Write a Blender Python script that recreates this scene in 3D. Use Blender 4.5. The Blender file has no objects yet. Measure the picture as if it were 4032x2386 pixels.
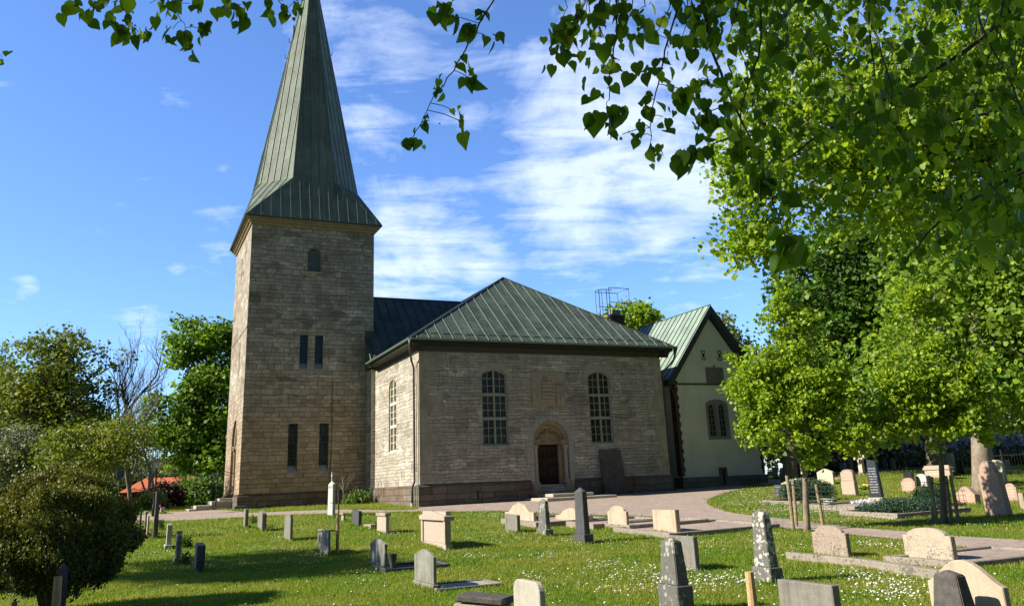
import bpy, bmesh, math, random
import numpy as np
from mathutils import Vector, Matrix
random.seed(7)
PI = math.pi
scene = bpy.context.scene
COL = scene.collection

# ------------------------------------------------------------------ camera
F, PITCH, ROLL, PY, YAW = 3300.0, .2899, .0426, 928.1, 1.1393
CP, SP, CR, SR = math.cos(PITCH), math.sin(PITCH), math.cos(ROLL), math.sin(ROLL)
CAM = Vector((0, 0, 1.55))

def proj(P):
    x, y, z = P[0], P[1], P[2] - 1.55
    Z = y*CP + z*SP; Y = z*CP - y*SP
    return (2016 + F*(x*CR - Y*SR)/Z, PY - F*(x*SR + Y*CR)/Z)

def ray(px, py):
    a = (px-2016)/F; b = (PY-py)/F
    X = a*CR + b*SR; Y = -a*SR + b*CR
    return Vector((X, CP - Y*SP, SP + Y*CP))

def sm(t):
    t = min(1, max(0, t)); return t*t*(3-2*t)

def hgt(y, x=0.0):
    """height of the ground: level near the camera, rising gently to the church, falling away far left"""
    drop = 1.7*sm((-x-12)/15)*sm((y-54)/25)
    if y < 14: return 0.0
    if y < 22: return .03*(y-14)**2/16
    h = .03*(y-18) if y < 56 else 1.14 + .20*(1-math.exp(-(y-56)/10.0))
    rise = .5*sm((x-14)/6)*sm((y-35)/13)          # low bank under the far right graves
    return min(1.42, h+rise) - drop if rise > 0 else h - drop

def G(px, py):
    """point of the ground seen at a pixel of the photograph"""
    r = ray(px, py)
    f = lambda t: 1.55 + r.z*t - hgt(r.y*t, r.x*t)
    t = 4.0
    while f(t) > 0 and t < 90: t *= 1.02
    lo, hi = t/1.02, t
    for i in range(24):
        m_ = (lo+hi)/2
        if f(m_) > 0: lo = m_
        else: hi = m_
    t = hi
    p = CAM + r*t
    return Vector((p.x, p.y, hgt(p.y, p.x)))

def at(px, py, D):
    r = ray(px, py)
    return CAM + r*(D/r.y)

cd = bpy.data.cameras.new('camera'); cam = bpy.data.objects.new('camera', cd); COL.objects.link(cam)
rt = Vector((1, 0, 0)); upv = Vector((0, -SP, CP)); fw = Vector((0, CP, SP))
r2 = rt*CR - upv*SR; u2 = rt*SR + upv*CR
m = Matrix((( r2.x, u2.x, -fw.x, CAM.x), (r2.y, u2.y, -fw.y, CAM.y), (r2.z, u2.z, -fw.z, CAM.z), (0, 0, 0, 1)))
cam.matrix_world = m
cd.sensor_width = 36; cd.lens = 36*F/4032; cd.shift_y = -(1193-PY)/4032
cd.clip_end = 3000; cd.clip_start = .05
scene.camera = cam

# ------------------------------------------------------------------ light
SUN_EL, SUN_DIR = math.radians(34.5), math.radians(15)     # elevation; heading the light travels towards
sd = bpy.data.lights.new('sun', 'SUN'); sd.energy = 5.0; sd.angle = math.radians(.53); sd.color = (1, .915, .79)
so = bpy.data.objects.new('sun', sd); COL.objects.link(so)
L = Vector((math.cos(SUN_DIR)*math.cos(SUN_EL), math.sin(SUN_DIR)*math.cos(SUN_EL), -math.sin(SUN_EL)))
so.rotation_euler = L.to_track_quat('-Z', 'Y').to_euler(); so.location = (-40, 0, 40)

class NT:
    def __init__(s, tree): s.t = tree; tree.nodes.clear()
    def n(s, typ, **kw):
        nd = s.t.nodes.new(typ)
        for k, v in kw.items():
            if k.startswith('i_'):
                key = k[2:]
                key = int(key) if key.isdigit() else key.replace('_', ' ')
                nd.inputs[key].default_value = v
            else: setattr(nd, k, v)
        return nd
    def l(s, a, b): s.t.links.new(a, b)
    def math(s, op, a, b=None, clamp=False):
        nd = s.n('ShaderNodeMath', operation=op, use_clamp=clamp)
        for i, v in enumerate((a, b)):
            if v is None: continue
            if isinstance(v, (int, float)): nd.inputs[i].default_value = v
            else: s.l(v, nd.inputs[i])
        return nd.outputs[0]
    def mix(s, fac, a, b, mode='MIX'):
        nd = s.n('ShaderNodeMix', data_type='RGBA', blend_type=mode)
        nd.clamp_factor = True
        for idx, v in ((0, fac), (6, a), (7, b)):
            if isinstance(v, (int, float)): nd.inputs[idx].default_value = v
            elif isinstance(v, tuple): nd.inputs[idx].default_value = (*v, 1)[:4]
            else: s.l(v, nd.inputs[idx])
        return nd.outputs[2]
    def noise(s, vec, scale, detail=4, rough=.55, dist=0, col=False):
        nd = s.n('ShaderNodeTexNoise', i_Scale=scale, i_Detail=detail, i_Roughness=rough, i_Distortion=dist)
        if vec is not None: s.l(vec, nd.inputs['Vector'])
        return nd.outputs['Color' if col else 0]
    def ramp(s, fac, *stops):
        nd = s.n('ShaderNodeValToRGB'); e = nd.color_ramp.elements
        while len(e) > 1: e.remove(e[0])
        for i, (p, c) in enumerate(stops):
            x = e[0] if i == 0 else e.new(p)
            x.position = p
            x.color = (c, c, c, 1) if isinstance(c, (int, float)) else (*c, 1)
        s.l(fac, nd.inputs[0]); return nd.outputs[0]
    def map(s, vec, scale=(1, 1, 1), rot=(0, 0, 0), loc=(0, 0, 0)):
        nd = s.n('ShaderNodeMapping'); s.l(vec, nd.inputs[0])
        nd.inputs['Location'].default_value = loc; nd.inputs['Rotation'].default_value = rot; nd.inputs['Scale'].default_value = scale
        return nd.outputs[0]

world = bpy.data.worlds.new('World'); scene.world = world; world.use_nodes = True
w = NT(world.node_tree)
out = w.n('ShaderNodeOutputWorld'); bg = w.n('ShaderNodeBackground'); bg.inputs[1].default_value = .112
sky = w.n('ShaderNodeTexSky', sky_type='NISHITA'); sky.sun_disc = False
sky.sun_elevation = SUN_EL; sky.sun_rotation = math.atan2(-L.x, -L.y); sky.air_density = 1.0; sky.dust_density = .25; sky.ozone_density = 2.0
tc = w.n('ShaderNodeTexCoord')
nrm = w.n('ShaderNodeVectorMath', operation='NORMALIZE'); w.l(tc.outputs['Generated'], nrm.inputs[0]); D_ = nrm.outputs[0]
sx = w.n('ShaderNodeSeparateXYZ'); w.l(D_, sx.inputs[0])
zz = w.math('ADD', w.math('MAXIMUM', sx.outputs[2], .0), .16)
cx = w.n('ShaderNodeCombineXYZ'); w.l(w.math('DIVIDE', sx.outputs[0], zz), cx.inputs[0]); w.l(w.math('DIVIDE', sx.outputs[1], zz), cx.inputs[1])
cv = w.map(cx.outputs[0], (1.5, .95, 1), (0, 0, .55))
n1 = w.noise(cv, 2.1, 10, .64, .5)
n2 = w.noise(w.map(cx.outputs[0], (1.0, 2.6, 1), (0, 0, -.35)), 3.2, 9, .62, .5)
nz = w.math('ADD', w.math('MULTIPLY', n1, .55), w.math('MULTIPLY', n2, .45))
msk = None
for (px, py, rad, amp) in ((2350, 480, .17, .95), (2620, 700, .16, .95), (2300, 800, .15, .85), (2100, 860, .09, .55), (1520, 200, .13, .66), (1480, 420, .09, .52), (1750, 90, .14, .55), (1640, 990, .12, 1.05), (1900, 1030, .07, .9),
                           (2950, 420, .22, .8), (900, 760, .05, .55), (800, 1040, .035, .45), (560, 1270, .05, .52), (110, 1115, .018, .45), (2300, 130, .16, .42), (3500, 200, .3, .55), (2620, 950, .05, .8), (1800, 420, .08, .5),
                           (700, 1060, .02, .5), (1500, 730, .07, .45)):
    d = ray(px, py).normalized()
    dp = w.n('ShaderNodeVectorMath', operation='DISTANCE'); w.l(D_, dp.inputs[0]); dp.inputs[1].default_value = d
    mr = w.n('ShaderNodeMapRange', interpolation_type='SMOOTHSTEP'); w.l(dp.outputs['Value'], mr.inputs[0])
    mr.inputs[1].default_value = rad*1.25; mr.inputs[2].default_value = 0; mr.inputs[3].default_value = 0; mr.inputs[4].default_value = amp
    msk = mr.outputs[0] if msk is None else w.math('MAXIMUM', msk, mr.outputs[0])
dens = w.math('ADD', nz, w.math('MULTIPLY', msk, .262))
cl = w.ramp(dens, (.0, 0), (.59, 0), (.66, .30), (.77, .85), (1, 1))
skc = w.mix(1.0, sky.outputs[0], (.64, .845, 1.20), 'MULTIPLY')
clm = w.math('MULTIPLY', cl, .84)
fin = w.mix(clm, skc, (4.9, 5.5, 6.5))
# sky dimmed overhead and behind the viewer, added to darken the shaded walls
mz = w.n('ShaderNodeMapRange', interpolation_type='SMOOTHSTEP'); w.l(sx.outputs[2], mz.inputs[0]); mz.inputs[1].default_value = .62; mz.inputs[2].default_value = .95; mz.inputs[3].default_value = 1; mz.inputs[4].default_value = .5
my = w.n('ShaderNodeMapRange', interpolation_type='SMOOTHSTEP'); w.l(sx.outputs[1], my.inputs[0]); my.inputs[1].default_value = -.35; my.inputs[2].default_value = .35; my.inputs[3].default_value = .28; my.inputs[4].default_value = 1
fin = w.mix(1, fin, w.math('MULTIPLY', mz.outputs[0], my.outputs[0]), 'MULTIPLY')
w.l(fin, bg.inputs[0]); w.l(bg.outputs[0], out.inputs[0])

vs = scene.view_settings; vs.view_transform = 'Standard'; vs.look = 'None'; vs.exposure = .96; vs.gamma = 1; vs.use_curve_mapping = False
scene.cycles.max_bounces = 6; scene.cycles.transparent_max_bounces = 6
scene.cycles.use_denoising = True

# ------------------------------------------------------------------ object helpers
def tag(o, label=None, cat=None, group=None, kind=None):
    if label: o['label'] = label
    if cat: o['category'] = cat
    if group: o['group'] = group
    if kind: o['kind'] = kind
    return o

def empty(name, loc=(0, 0, 0), rz=0, **kw):
    o = bpy.data.objects.new(name, None); COL.objects.link(o); o.location = loc; o.rotation_euler = (0, 0, rz); o.empty_display_size = .2
    return tag(o, **kw)

def link(name, me, mat, parent=None):
    me.materials.append(mat)
    o = bpy.data.objects.new(name, me); COL.objects.link(o)
    if parent is not None: o.parent = parent
    return o

class MB:
    def __init__(s): s.v = []; s.f = []
    def add(s, vs, fs):
        k = len(s.v); s.v += [tuple(p) for p in vs]; s.f += [tuple(i+k for i in f) for f in fs]; return s
    def box(s, a, b, rz=0, rx=0, ry=0, piv=None):
        x0, y0, z0 = a; x1, y1, z1 = b
        vs = [(x, y, z) for z in (z0, z1) for x, y in ((x0, y0), (x1, y0), (x1, y1), (x0, y1))]
        if rz or rx or ry:
            c = Vector(piv if piv else ((x0+x1)/2, (y0+y1)/2, z0))
            M = Matrix.Rotation(rz, 3, 'Z') @ Matrix.Rotation(ry, 3, 'Y') @ Matrix.Rotation(rx, 3, 'X')
            vs = [tuple(c + M @ (Vector(p)-c)) for p in vs]
        return s.add(vs, [(0, 3, 2, 1), (4, 5, 6, 7), (0, 1, 5, 4), (1, 2, 6, 5), (2, 3, 7, 6), (3, 0, 4, 7)])
    def prism(s, poly, y0, y1):
        """polygon in x,z (counter-clockwise seen from -y) extruded along y"""
        n = len(poly)
        s.add([(x, y0, z) for x, z in poly] + [(x, y1, z) for x, z in poly],
              [tuple(range(n)), tuple(range(2*n-1, n-1, -1))] + [((i+1) % n, i, n+i, n+(i+1) % n) for i in range(n)])
        return s
    def prismx(s, poly, x0, x1):
        n = len(poly)
        s.add([(x0, y, z) for y, z in poly] + [(x1, y, z) for y, z in poly],
              [tuple(range(n-1, -1, -1)), tuple(range(n, 2*n))] + [(i, (i+1) % n, n+(i+1) % n, n+i) for i in range(n)])
        return s
    def tube(s, pts, rad, k=6, cap=True):
        pts = [Vector(p) for p in pts]; n = len(pts)
        if not isinstance(rad, (list, tuple)): rad = [rad]*n
        vs = []; ref = None
        for i, p in enumerate(pts):
            t = (pts[min(i+1, n-1)] - pts[max(i-1, 0)])
            if t.length < 1e-9: t = Vector((0, 0, 1))
            t.normalize()
            if ref is None:
                a = Vector((0, 0, 1)) if abs(t.z) < .9 else Vector((1, 0, 0))
                ref = t.cross(a).normalized()
            ref = (ref - t*ref.dot(t))
            if ref.length < 1e-6: ref = t.orthogonal()
            ref.normalize(); b = t.cross(ref)
            for j in range(k):
                a = 2*PI*j/k
                vs.append(p + (ref*math.cos(a) + b*math.sin(a))*rad[i])
        fs = [(i*k+j, i*k+(j+1) % k, (i+1)*k+(j+1) % k, (i+1)*k+j) for i in range(n-1) for j in range(k)]
        if cap: fs += [tuple(range(k-1, -1, -1)), tuple(range((n-1)*k, n*k))]
        return s.add(vs, fs)
    def lathe(s, prof, k=16, loc=(0, 0, 0)):
        vs = []; n = len(prof)
        for r, z in prof:
            for j in range(k): vs.append((loc[0]+r*math.cos(2*PI*j/k), loc[1]+r*math.sin(2*PI*j/k), loc[2]+z))
        fs = [(i*k+j, i*k+(j+1) % k, (i+1)*k+(j+1) % k, (i+1)*k+j) for i in range(n-1) for j in range(k)]
        fs += [tuple(range(k-1, -1, -1)), tuple(range((n-1)*k, n*k))]
        return s.add(vs, fs)
    def wall(s, o, ax, nm, outer, holes=(), depth=.25):
        """flat wall with holes: o origin, ax horizontal axis, nm outward normal; outlines in (along, z); reveals go inwards"""
        o, ax, nm = Vector(o), Vector(ax), Vector(nm)
        bm = bmesh.new(); W = lambda p, d=0: o + ax*p[0] + Vector((0, 0, 1))*p[1] - nm*d
        for loop in [outer] + [h for h in holes]:
            vv = [bm.verts.new(W(p)) for p in loop]
            for i in range(len(vv)): bm.edges.new((vv[i], vv[(i+1) % len(vv)]))
        bmesh.ops.triangle_fill(bm, use_beauty=True, use_dissolve=False, edges=bm.edges[:], normal=nm)
        bm.verts.index_update()
        k = len(s.v); s.v += [tuple(v.co) for v in bm.verts]
        for f in bm.faces:
            ids = [v.index+k for v in f.verts]
            if f.normal.dot(nm) < 0: ids.reverse()
            s.f.append(tuple(ids))
        bm.free()
        for h in holes:
            n = len(h); a = [W(p) for p in h] + [W(p, depth) for p in h]
            s.add(a, [(i, (i+1) % n, n+(i+1) % n, n+i) for i in range(n)])
        return s
    def build(s, name, mat, parent=None, smooth=False, bevel=0, seg=1, loc=None, rz=0, sub=0):
        me = bpy.data.meshes.new(name); me.from_pydata(s.v, [], s.f)
        if bevel:
            bm = bmesh.new(); bm.from_mesh(me)
            bmesh.ops.remove_doubles(bm, verts=bm.verts, dist=1e-5)
            ed = [e for e in bm.edges if len(e.link_faces) == 2 and e.calc_face_angle(0) > .35]
            bmesh.ops.bevel(bm, geom=ed, offset=bevel, segments=seg, affect='EDGES', clamp_overlap=True)
            bmesh.ops.recalc_face_normals(bm, faces=bm.faces)
            bm.to_mesh(me); bm.free()
        n = len(me.polygons)
        uv = me.uv_layers.new(name='UVMap')
        co = np.zeros(len(me.vertices)*3, 'f'); me.vertices.foreach_get('co', co); co = co.reshape(-1, 3)
        nr = np.zeros(n*3, 'f'); me.polygons.foreach_get('normal', nr); nr = nr.reshape(-1, 3)
        li = np.zeros(len(me.loops), 'i'); me.loops.foreach_get('vertex_index', li)
        lt = np.zeros(n, 'i'); me.polygons.foreach_get('loop_total', lt)
        N = np.repeat(nr, lt, axis=0); P = co[li]
        T = np.stack([-N[:, 1], N[:, 0], np.zeros(len(N))], 1); ln = np.linalg.norm(T, axis=1)
        flat = ln < .02; T[flat] = (1, 0, 0); ln[flat] = 1; T /= ln[:, None]
        B = np.cross(N, T)
        UV = np.stack([(P*T).sum(1), (P*B).sum(1)], 1).astype('f')
        uv.data.foreach_set('uv', UV.ravel())
        if smooth: me.polygons.foreach_set('use_smooth', [True]*n)
        me.update()
        o = link(name, me, mat, parent)
        if loc is not None: o.location = loc; o.rotation_euler = (0, 0, rz)
        return o

def npmesh(name, V, Fa, mat, parent=None, smooth=False):
    """V (n,3), Fa (m,k) constant size faces"""
    me = bpy.data.meshes.new(name); k = Fa.shape[1]
    me.vertices.add(len(V)); me.vertices.foreach_set('co', V.astype('f').ravel())
    me.loops.add(Fa.size); me.loops.foreach_set('vertex_index', Fa.astype('i').ravel())
    me.polygons.add(len(Fa)); me.polygons.foreach_set('loop_start', np.arange(0, Fa.size, k, dtype='i'))
    if smooth: me.polygons.foreach_set('use_smooth', [True]*len(Fa))
    me.update(calc_edges=True)
    return link(name, me, mat, parent)

# leaf templates: x across, y along, z up
LEAF2 = (np.array([(0, 0, 0), (.38, .45, .10), (0, 1, -.02), (-.38, .45, .10)]), np.array([(0, 1, 2), (0, 2, 3)]))
LEAF5 = (np.array([(0, 0, 0), (.45, .05, .05), (.5, .5, .08), (.0, 1, -.1), (-.5, .5, .08), (-.45, .05, .05)]), np.array([(0, 1, 2), (0, 2, 3), (0, 3, 4), (0, 4, 5)]))
CURL = (np.array([(0, 0, 0), (.16, -.08, .10), (.30, .05, .20), (.34, .30, .24), (.28, .58, .16), (.12, .86, -.02), (.05, 1.05, -.28), (-.16, .82, -.10), (-.40, .55, .10), (-.50, .28, .12), (-.36, .0, .10), (-.16, -.08, .04), (0, .42, -.06)]),
         np.array([(12, i, i+1) for i in range(0, 11)] + [(12, 11, 0)]))
HEART = (np.array([(0, 0, 0), (.20, -.10, .03), (.42, .02, .08), (.52, .28, .09), (.44, .58, .04), (.20, .86, -.05), (.0, 1.10, -.16), (-.20, .86, -.05), (-.44, .58, .04), (-.52, .28, .09), (-.42, .02, .08), (-.20, -.10, .03), (0, .45, -.03)]),
         np.array([(12, i, i+1) for i in range(0, 11)] + [(12, 11, 0)]))
BLADE = (np.array([(-.5, 0, 0), (.5, 0, 0), (.0, 0, 1.)]), np.array([(0, 1, 2)]))

def leaves(name, P, A, U, S, tmpl, mat, parent=None, smooth=False):
    """P positions, A leaf axis (along), U leaf normal, S size"""
    A = A/np.linalg.norm(A, axis=1)[:, None]
    X = np.cross(A, U); X /= (np.linalg.norm(X, axis=1)[:, None]+1e-9)
    N = np.cross(X, A)
    t, f = tmpl
    V = P[:, None, :] + S[:, None, None]*(t[None, :, 0:1]*X[:, None, :] + t[None, :, 1:2]*A[:, None, :] + t[None, :, 2:3]*N[:, None, :])
    Fa = (f[None] + (np.arange(len(P))*len(t))[:, None, None]).reshape(-1, f.shape[1])
    return npmesh(name, V.reshape(-1, 3), Fa, mat, parent, smooth)

def rdir(rng, n):
    d = rng.normal(size=(n, 3)); return d/np.linalg.norm(d, axis=1)[:, None]

# ------------------------------------------------------------------ materials
def newmat(name):
    m = bpy.data.materials.new(name); m.use_nodes = True; t = NT(m.node_tree)
    o = t.n('ShaderNodeOutputMaterial'); b = t.n('ShaderNodeBsdfPrincipled'); t.l(b.outputs[0], o.inputs[0])
    return m, t, b, o

def setc(t, b, col, rough=.8, bump=None, bs=.5, bd=.02, spec=.3):
    if isinstance(col, tuple): b.inputs['Base Color'].default_value = (*col, 1)
    else: t.l(col, b.inputs['Base Color'])
    if isinstance(rough, (int, float)): b.inputs['Roughness'].default_value = rough
    else: t.l(rough, b.inputs['Roughness'])
    b.inputs['Specular IOR Level'].default_value = spec
    if bump is not None:
        bp = t.n('ShaderNodeBump', i_Strength=bs, i_Distance=bd); t.l(bump, bp.inputs['Height']); t.l(bp.outputs[0], b.inputs['Normal'])

def masonry(name, c1, c2, cpatch, cgrey, mortar, bw=.62, bh=.215, patch=(.5, .62), warp=.08, low=None, msize=.016, odd=(.80, 1.22)):
    m, t, b, o = newmat(name)
    uv = t.n('ShaderNodeTexCoord').outputs['UV']
    ob = t.n('ShaderNodeTexCoord').outputs['Object']
    sep = t.n('ShaderNodeSeparateXYZ'); t.l(uv, sep.inputs[0])
    cy = t.n('ShaderNodeCombineXYZ'); t.l(sep.outputs[1], cy.inputs[1])
    wv = t.math('MULTIPLY', t.math('SUBTRACT', t.noise(cy.outputs[0], 1.1, 2), .5), .55)       # course heights vary
    wn = t.math('MULTIPLY', t.math('SUBTRACT', t.noise(uv, 1.1, 3), .5), warp*2.2)
    wf = t.math('MULTIPLY', t.math('SUBTRACT', t.noise(uv, 5, 3), .5), warp*1.1)
    v2 = t.math('ADD', t.math('ADD', sep.outputs[1], wv), t.math('ADD', wn, wf))
    wu = t.math('MULTIPLY', t.math('SUBTRACT', t.noise(t.map(uv, (1, .25, 1), (0, 0, 0), (7, 3, 0)), 1.9, 2), .5), .5)
    u2 = t.math('ADD', sep.outputs[0], wu)
    c = t.n('ShaderNodeCombineXYZ'); t.l(u2, c.inputs[0]); t.l(v2, c.inputs[1])
    br = t.n('ShaderNodeTexBrick', i_Scale=1.0); br.inputs['Brick Width'].default_value = bw; br.inputs['Row Height'].default_value = bh
    br.inputs['Mortar Size'].default_value = msize; br.inputs['Mortar Smooth'].default_value = .35; br.offset = .43; br.squash = .72; br.squash_frequency = 3
    br.inputs['Color1'].default_value = (0, 0, 0, 1); br.inputs['Color2'].default_value = (1, 1, 1, 1); br.inputs['Mortar'].default_value = (.5, .5, .5, 1)
    t.l(c.outputs[0], br.inputs[0])
    rnd = br.outputs['Color']; mf = br.outputs['Fac']
    col = t.mix(rnd, c1, c2)
    p1 = t.ramp(t.noise(t.map(ob, (1, 1, 1.6)), .28, 5, .6, .4), (patch[0], 0), (patch[1], 1))
    col = t.mix(t.math('MULTIPLY', p1, .75), col, t.mix(rnd, cpatch, tuple(x*.72 for x in cpatch)))
    p2 = t.ramp(t.noise(t.map(ob, (1, 1, 1.3), (0, 0, 0), (9, 4, 2)), .45, 6, .65, .3), (.5, 0), (.66, 1))
    col = t.mix(t.math('MULTIPLY', p2, .6), col, cgrey)
    p3 = t.ramp(t.noise(uv, 9, 6, .7), (.3, .72), (.7, 1.16)); col = t.mix(1, col, p3, 'MULTIPLY')
    p4 = t.ramp(t.noise(t.map(uv, (2.6, .35, 1)), 1.0, 5, .7), (.45, 1), (.72, .74)); col = t.mix(1, col, p4, 'MULTIPLY')  # rain streaks
    # odd darker / lighter single stones
    vo = t.n('ShaderNodeTexVoronoi', i_Scale=1.0); t.l(t.map(c.outputs[0], (1/bw*.5, 1/bh*.5, 1)), vo.inputs[0])
    vr = t.n('ShaderNodeSeparateColor'); t.l(vo.outputs['Color'], vr.inputs[0])
    col = t.mix(1, col, t.ramp(vr.outputs[0], (0, odd[0]), (.14, .94), (.84, 1.03), (.96, odd[1])), 'MULTIPLY')
    if low:
        z0, z1, cl_ = low
        so_ = t.n('ShaderNodeSeparateXYZ'); t.l(ob, so_.inputs[0])
        zz_ = t.math('ADD', so_.outputs[2], t.math('MULTIPLY', t.math('SUBTRACT', t.noise(ob, .6, 4), .5), 2.5))
        mr = t.n('ShaderNodeMapRange'); t.l(zz_, mr.inputs[0]); mr.inputs[1].default_value = z1; mr.inputs[2].default_value = z0
        col = t.mix(t.math('MULTIPLY', mr.outputs[0], .7), col, t.mix(rnd, cl_, tuple(x*.7 for x in cl_)))
    dm = t.math('MULTIPLY', mf, t.ramp(t.noise(uv, 2.2, 4, .6), (.36, .15), (.6, 1)))
    col = t.mix(dm, col, mortar)
    hn = t.math('ADD', t.math('MULTIPLY', t.math('SUBTRACT', 1.0, mf), 1.0), t.math('MULTIPLY', t.noise(uv, 14, 5, .7), .55))
    hn = t.math('ADD', hn, t.math('MULTIPLY', vr.outputs[1], .5))
    setc(t, b, col, .92, hn, 1.0, .05, .12)
    return m

TOWER = masonry('tower_stone', (.46, .41, .325), (.285, .25, .20), (.33, .215, .145), (.28, .265, .215), (.15, .125, .095), .52, .25, (.52, .66), .09, low=(3.0, 8.5, (.40, .285, .175)), odd=(.62, 1.35))
TRANS = masonry('limestone_wall', (.50, .465, .385), (.36, .335, .275), (.40, .335, .26), (.34, .32, .265), (.16, .14, .11), .50, .175, (.54, .66), .10, odd=(.66, 1.3), msize=.014)
PLIN = masonry('plinth_stone', (.20, .18, .145), (.13, .115, .09), (.22, .14, .09), (.15, .14, .12), (.04, .035, .03), .9, .34, (.5, .62), .06)

def stone(name, c, c2=None, spot=None, sc=6, rough=.85, bump=.3, spotamt=(.58, .63), spots=26, spec=.25, streak=0):
    m, t, b, o = newmat(name)
    ob = t.n('ShaderNodeTexCoord').outputs['Object']
    col = t.mix(t.ramp(t.noise(ob, sc, 6, .65), (.35, 0), (.68, 1)), c, c2 or tuple(x*.75 for x in c))
    col = t.mix(1, col, t.ramp(t.noise(ob, 60, 3, .7), (.3, .82), (.7, 1.15)), 'MULTIPLY')
    if streak:
        col = t.mix(t.math('MULTIPLY', t.ramp(t.noise(t.map(ob, (9, 9, .7)), 1.0, 4, .6), (.48, 0), (.66, 1)), streak), col, tuple(x*.4 for x in c))
    h = t.noise(ob, 40, 5, .7)
    if spot:
        vo = t.n('ShaderNodeTexVoronoi', i_Scale=spots); t.l(t.map(ob, (1, 1, 1)), vo.inputs[0])
        big = t.noise(ob, 3.2, 4, .6)
        s1 = t.ramp(t.math('ADD', vo.outputs['Distance'], t.math('MULTIPLY', t.math('SUBTRACT', big, .5), -1.6)), (.22, 1), (.36, 0))
        s2 = t.ramp(t.noise(ob, spots*.8, 5, .75), (spotamt[0], 0), (spotamt[1], 1))
        col = t.mix(t.math('MULTIPLY', t.math('MAXIMUM', s1, s2), .85), col, spot)
    setc(t, b, col, rough, h, bump, .012, spec)
    return m

def plain(name, c, rough=.6, metal=0, spec=.4, noise=.15, sc=8, bump=0):
    m, t, b, o = newmat(name)
    ob = t.n('ShaderNodeTexCoord').outputs['Object']
    n_ = t.noise(ob, sc, 5, .65)
    col = t.mix(1, c, t.ramp(n_, (.3, 1-noise), (.7, 1+noise)), 'MULTIPLY')
    setc(t, b, col, rough, n_ if bump else None, bump, .01, spec); b.inputs['Metallic'].default_value = metal
    return m

def copper(name, c, cl_, cd_, panel=(.62, 1.9), amt=.5, streaks=.5):
    m, t, b, o = newmat(name)
    uv = t.n('ShaderNodeTexCoord').outputs['UV']; ob = t.n('ShaderNodeTexCoord').outputs['Object']
    br = t.n('ShaderNodeTexBrick', i_Scale=1.0); br.inputs['Brick Width'].default_value = panel[1]; br.inputs['Row Height'].default_value = panel[0]; br.offset = .37
    br.inputs['Mortar Size'].default_value = .012; br.inputs['Mortar Smooth'].default_value = .3
    br.inputs['Color1'].default_value = (0, 0, 0, 1); br.inputs['Color2'].default_value = (1, 1, 1, 1); br.inputs['Mortar'].default_value = (.5, .5, .5, 1)
    t.l(t.map(uv, (1, 1, 1), (0, 0, PI/2)), br.inputs[0])
    col = t.mix(br.outputs['Color'], c, tuple(x*.68 for x in c))
    col = t.mix(t.math('MULTIPLY', t.ramp(t.noise(ob, .9, 6, .65, .5), (.42, 0), (.66, 1)), amt), col, cl_)
    col = t.mix(t.math('MULTIPLY', t.ramp(t.noise(t.map(uv, (5, .5, 1)), 1, 5, .65), (.48, 0), (.7, 1)), streaks), col, cd_)
    col = t.mix(1, col, t.ramp(t.noise(uv, 11, 5, .7), (.3, .84), (.7, 1.14)), 'MULTIPLY')
    col = t.mix(t.math('MULTIPLY', br.outputs['Fac'], .8), col, cl_)
    h = t.math('ADD', t.math('MULTIPLY', br.outputs['Fac'], .5), t.math('MULTIPLY', t.noise(uv, 2.2, 3, .6), .9))
    setc(t, b, col, .62, h, .8, .05, .22)
    return m
COP = copper('weathered_copper', (.068, .092, .074), (.13, .19, .15), (.04, .05, .042), amt=.5, streaks=.65)
COPS = copper('spire_copper', (.135, .165, .13), (.22, .285, .23), (.07, .085, .07), amt=.5, streaks=.6)
COPW = copper('pale_copper', (.235, .315, .25), (.32, .42, .34), (.15, .20, .16), panel=(.62, 2.4), amt=.55, streaks=.35)
SEAM = plain('copper_seam', (.15, .19, .15), .6)
SEAMD = plain('dark_copper_seam', (.05, .07, .055), .5)
DARKCOP = plain('dark_copper_trim', (.045, .06, .05), .55)
FASCIA = plain('black_fascia', (.018, .020, .018), .6)
PIPE = plain('brown_downpipe_metal', (.05, .035, .032), .5, 0, .5)
FRAME = plain('grey_green_paint', (.25, .26, .20), .6)
FRAMEW = plain('cream_window_paint', (.62, .58, .47), .6)
def glassm(name, c1, c2, sc=3, rough=.08):
    m, t, b, o = newmat(name); ob = t.n('ShaderNodeTexCoord').outputs['Object']
    col = t.mix(t.ramp(t.noise(t.map(ob, (3, 3, 1)), sc, 4, .6), (.4, 0), (.65, 1)), c1, c2)
    setc(t, b, col, rough, t.noise(ob, 1.6, 3), .12, .02, .25); return m
GLASS = glassm('old_window_glass', (.012, .014, .010), (.045, .050, .034))
GLASSB = glassm('blue_reflecting_glass', (.015, .03, .045), (.03, .05, .07), 1)
RENDER = None
def rend():
    m, t, b, o = newmat('lime_render')
    ob = t.n('ShaderNodeTexCoord').outputs['Object']; s_ = t.n('ShaderNodeSeparateXYZ'); t.l(ob, s_.inputs[0])
    col = t.mix(t.ramp(t.noise(ob, .5, 5, .6), (.4, 0), (.65, 1)), (.74, .71, .58), (.66, .64, .52))
    zz_ = t.math('ADD', s_.outputs[2], t.math('MULTIPLY', t.math('SUBTRACT', t.noise(ob, .8, 5, .65), .5), 3.4))
    mr = t.n('ShaderNodeMapRange'); t.l(zz_, mr.inputs[0]); mr.inputs[1].default_value = 4.6; mr.inputs[2].default_value = 1.2
    col = t.mix(t.math('MULTIPLY', mr.outputs[0], .55), col, (.42, .44, .36))
    col = t.mix(t.math('MULTIPLY', t.ramp(t.noise(t.map(ob, (1.5, 1.5, .35)), 1.0, 6, .7), (.46, 0), (.7, 1)), .4), col, (.43, .42, .34))
    setc(t, b, col, .93, t.noise(ob, 12, 5, .7), .5, .02, .15); return m
RENDER = rend()
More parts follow.
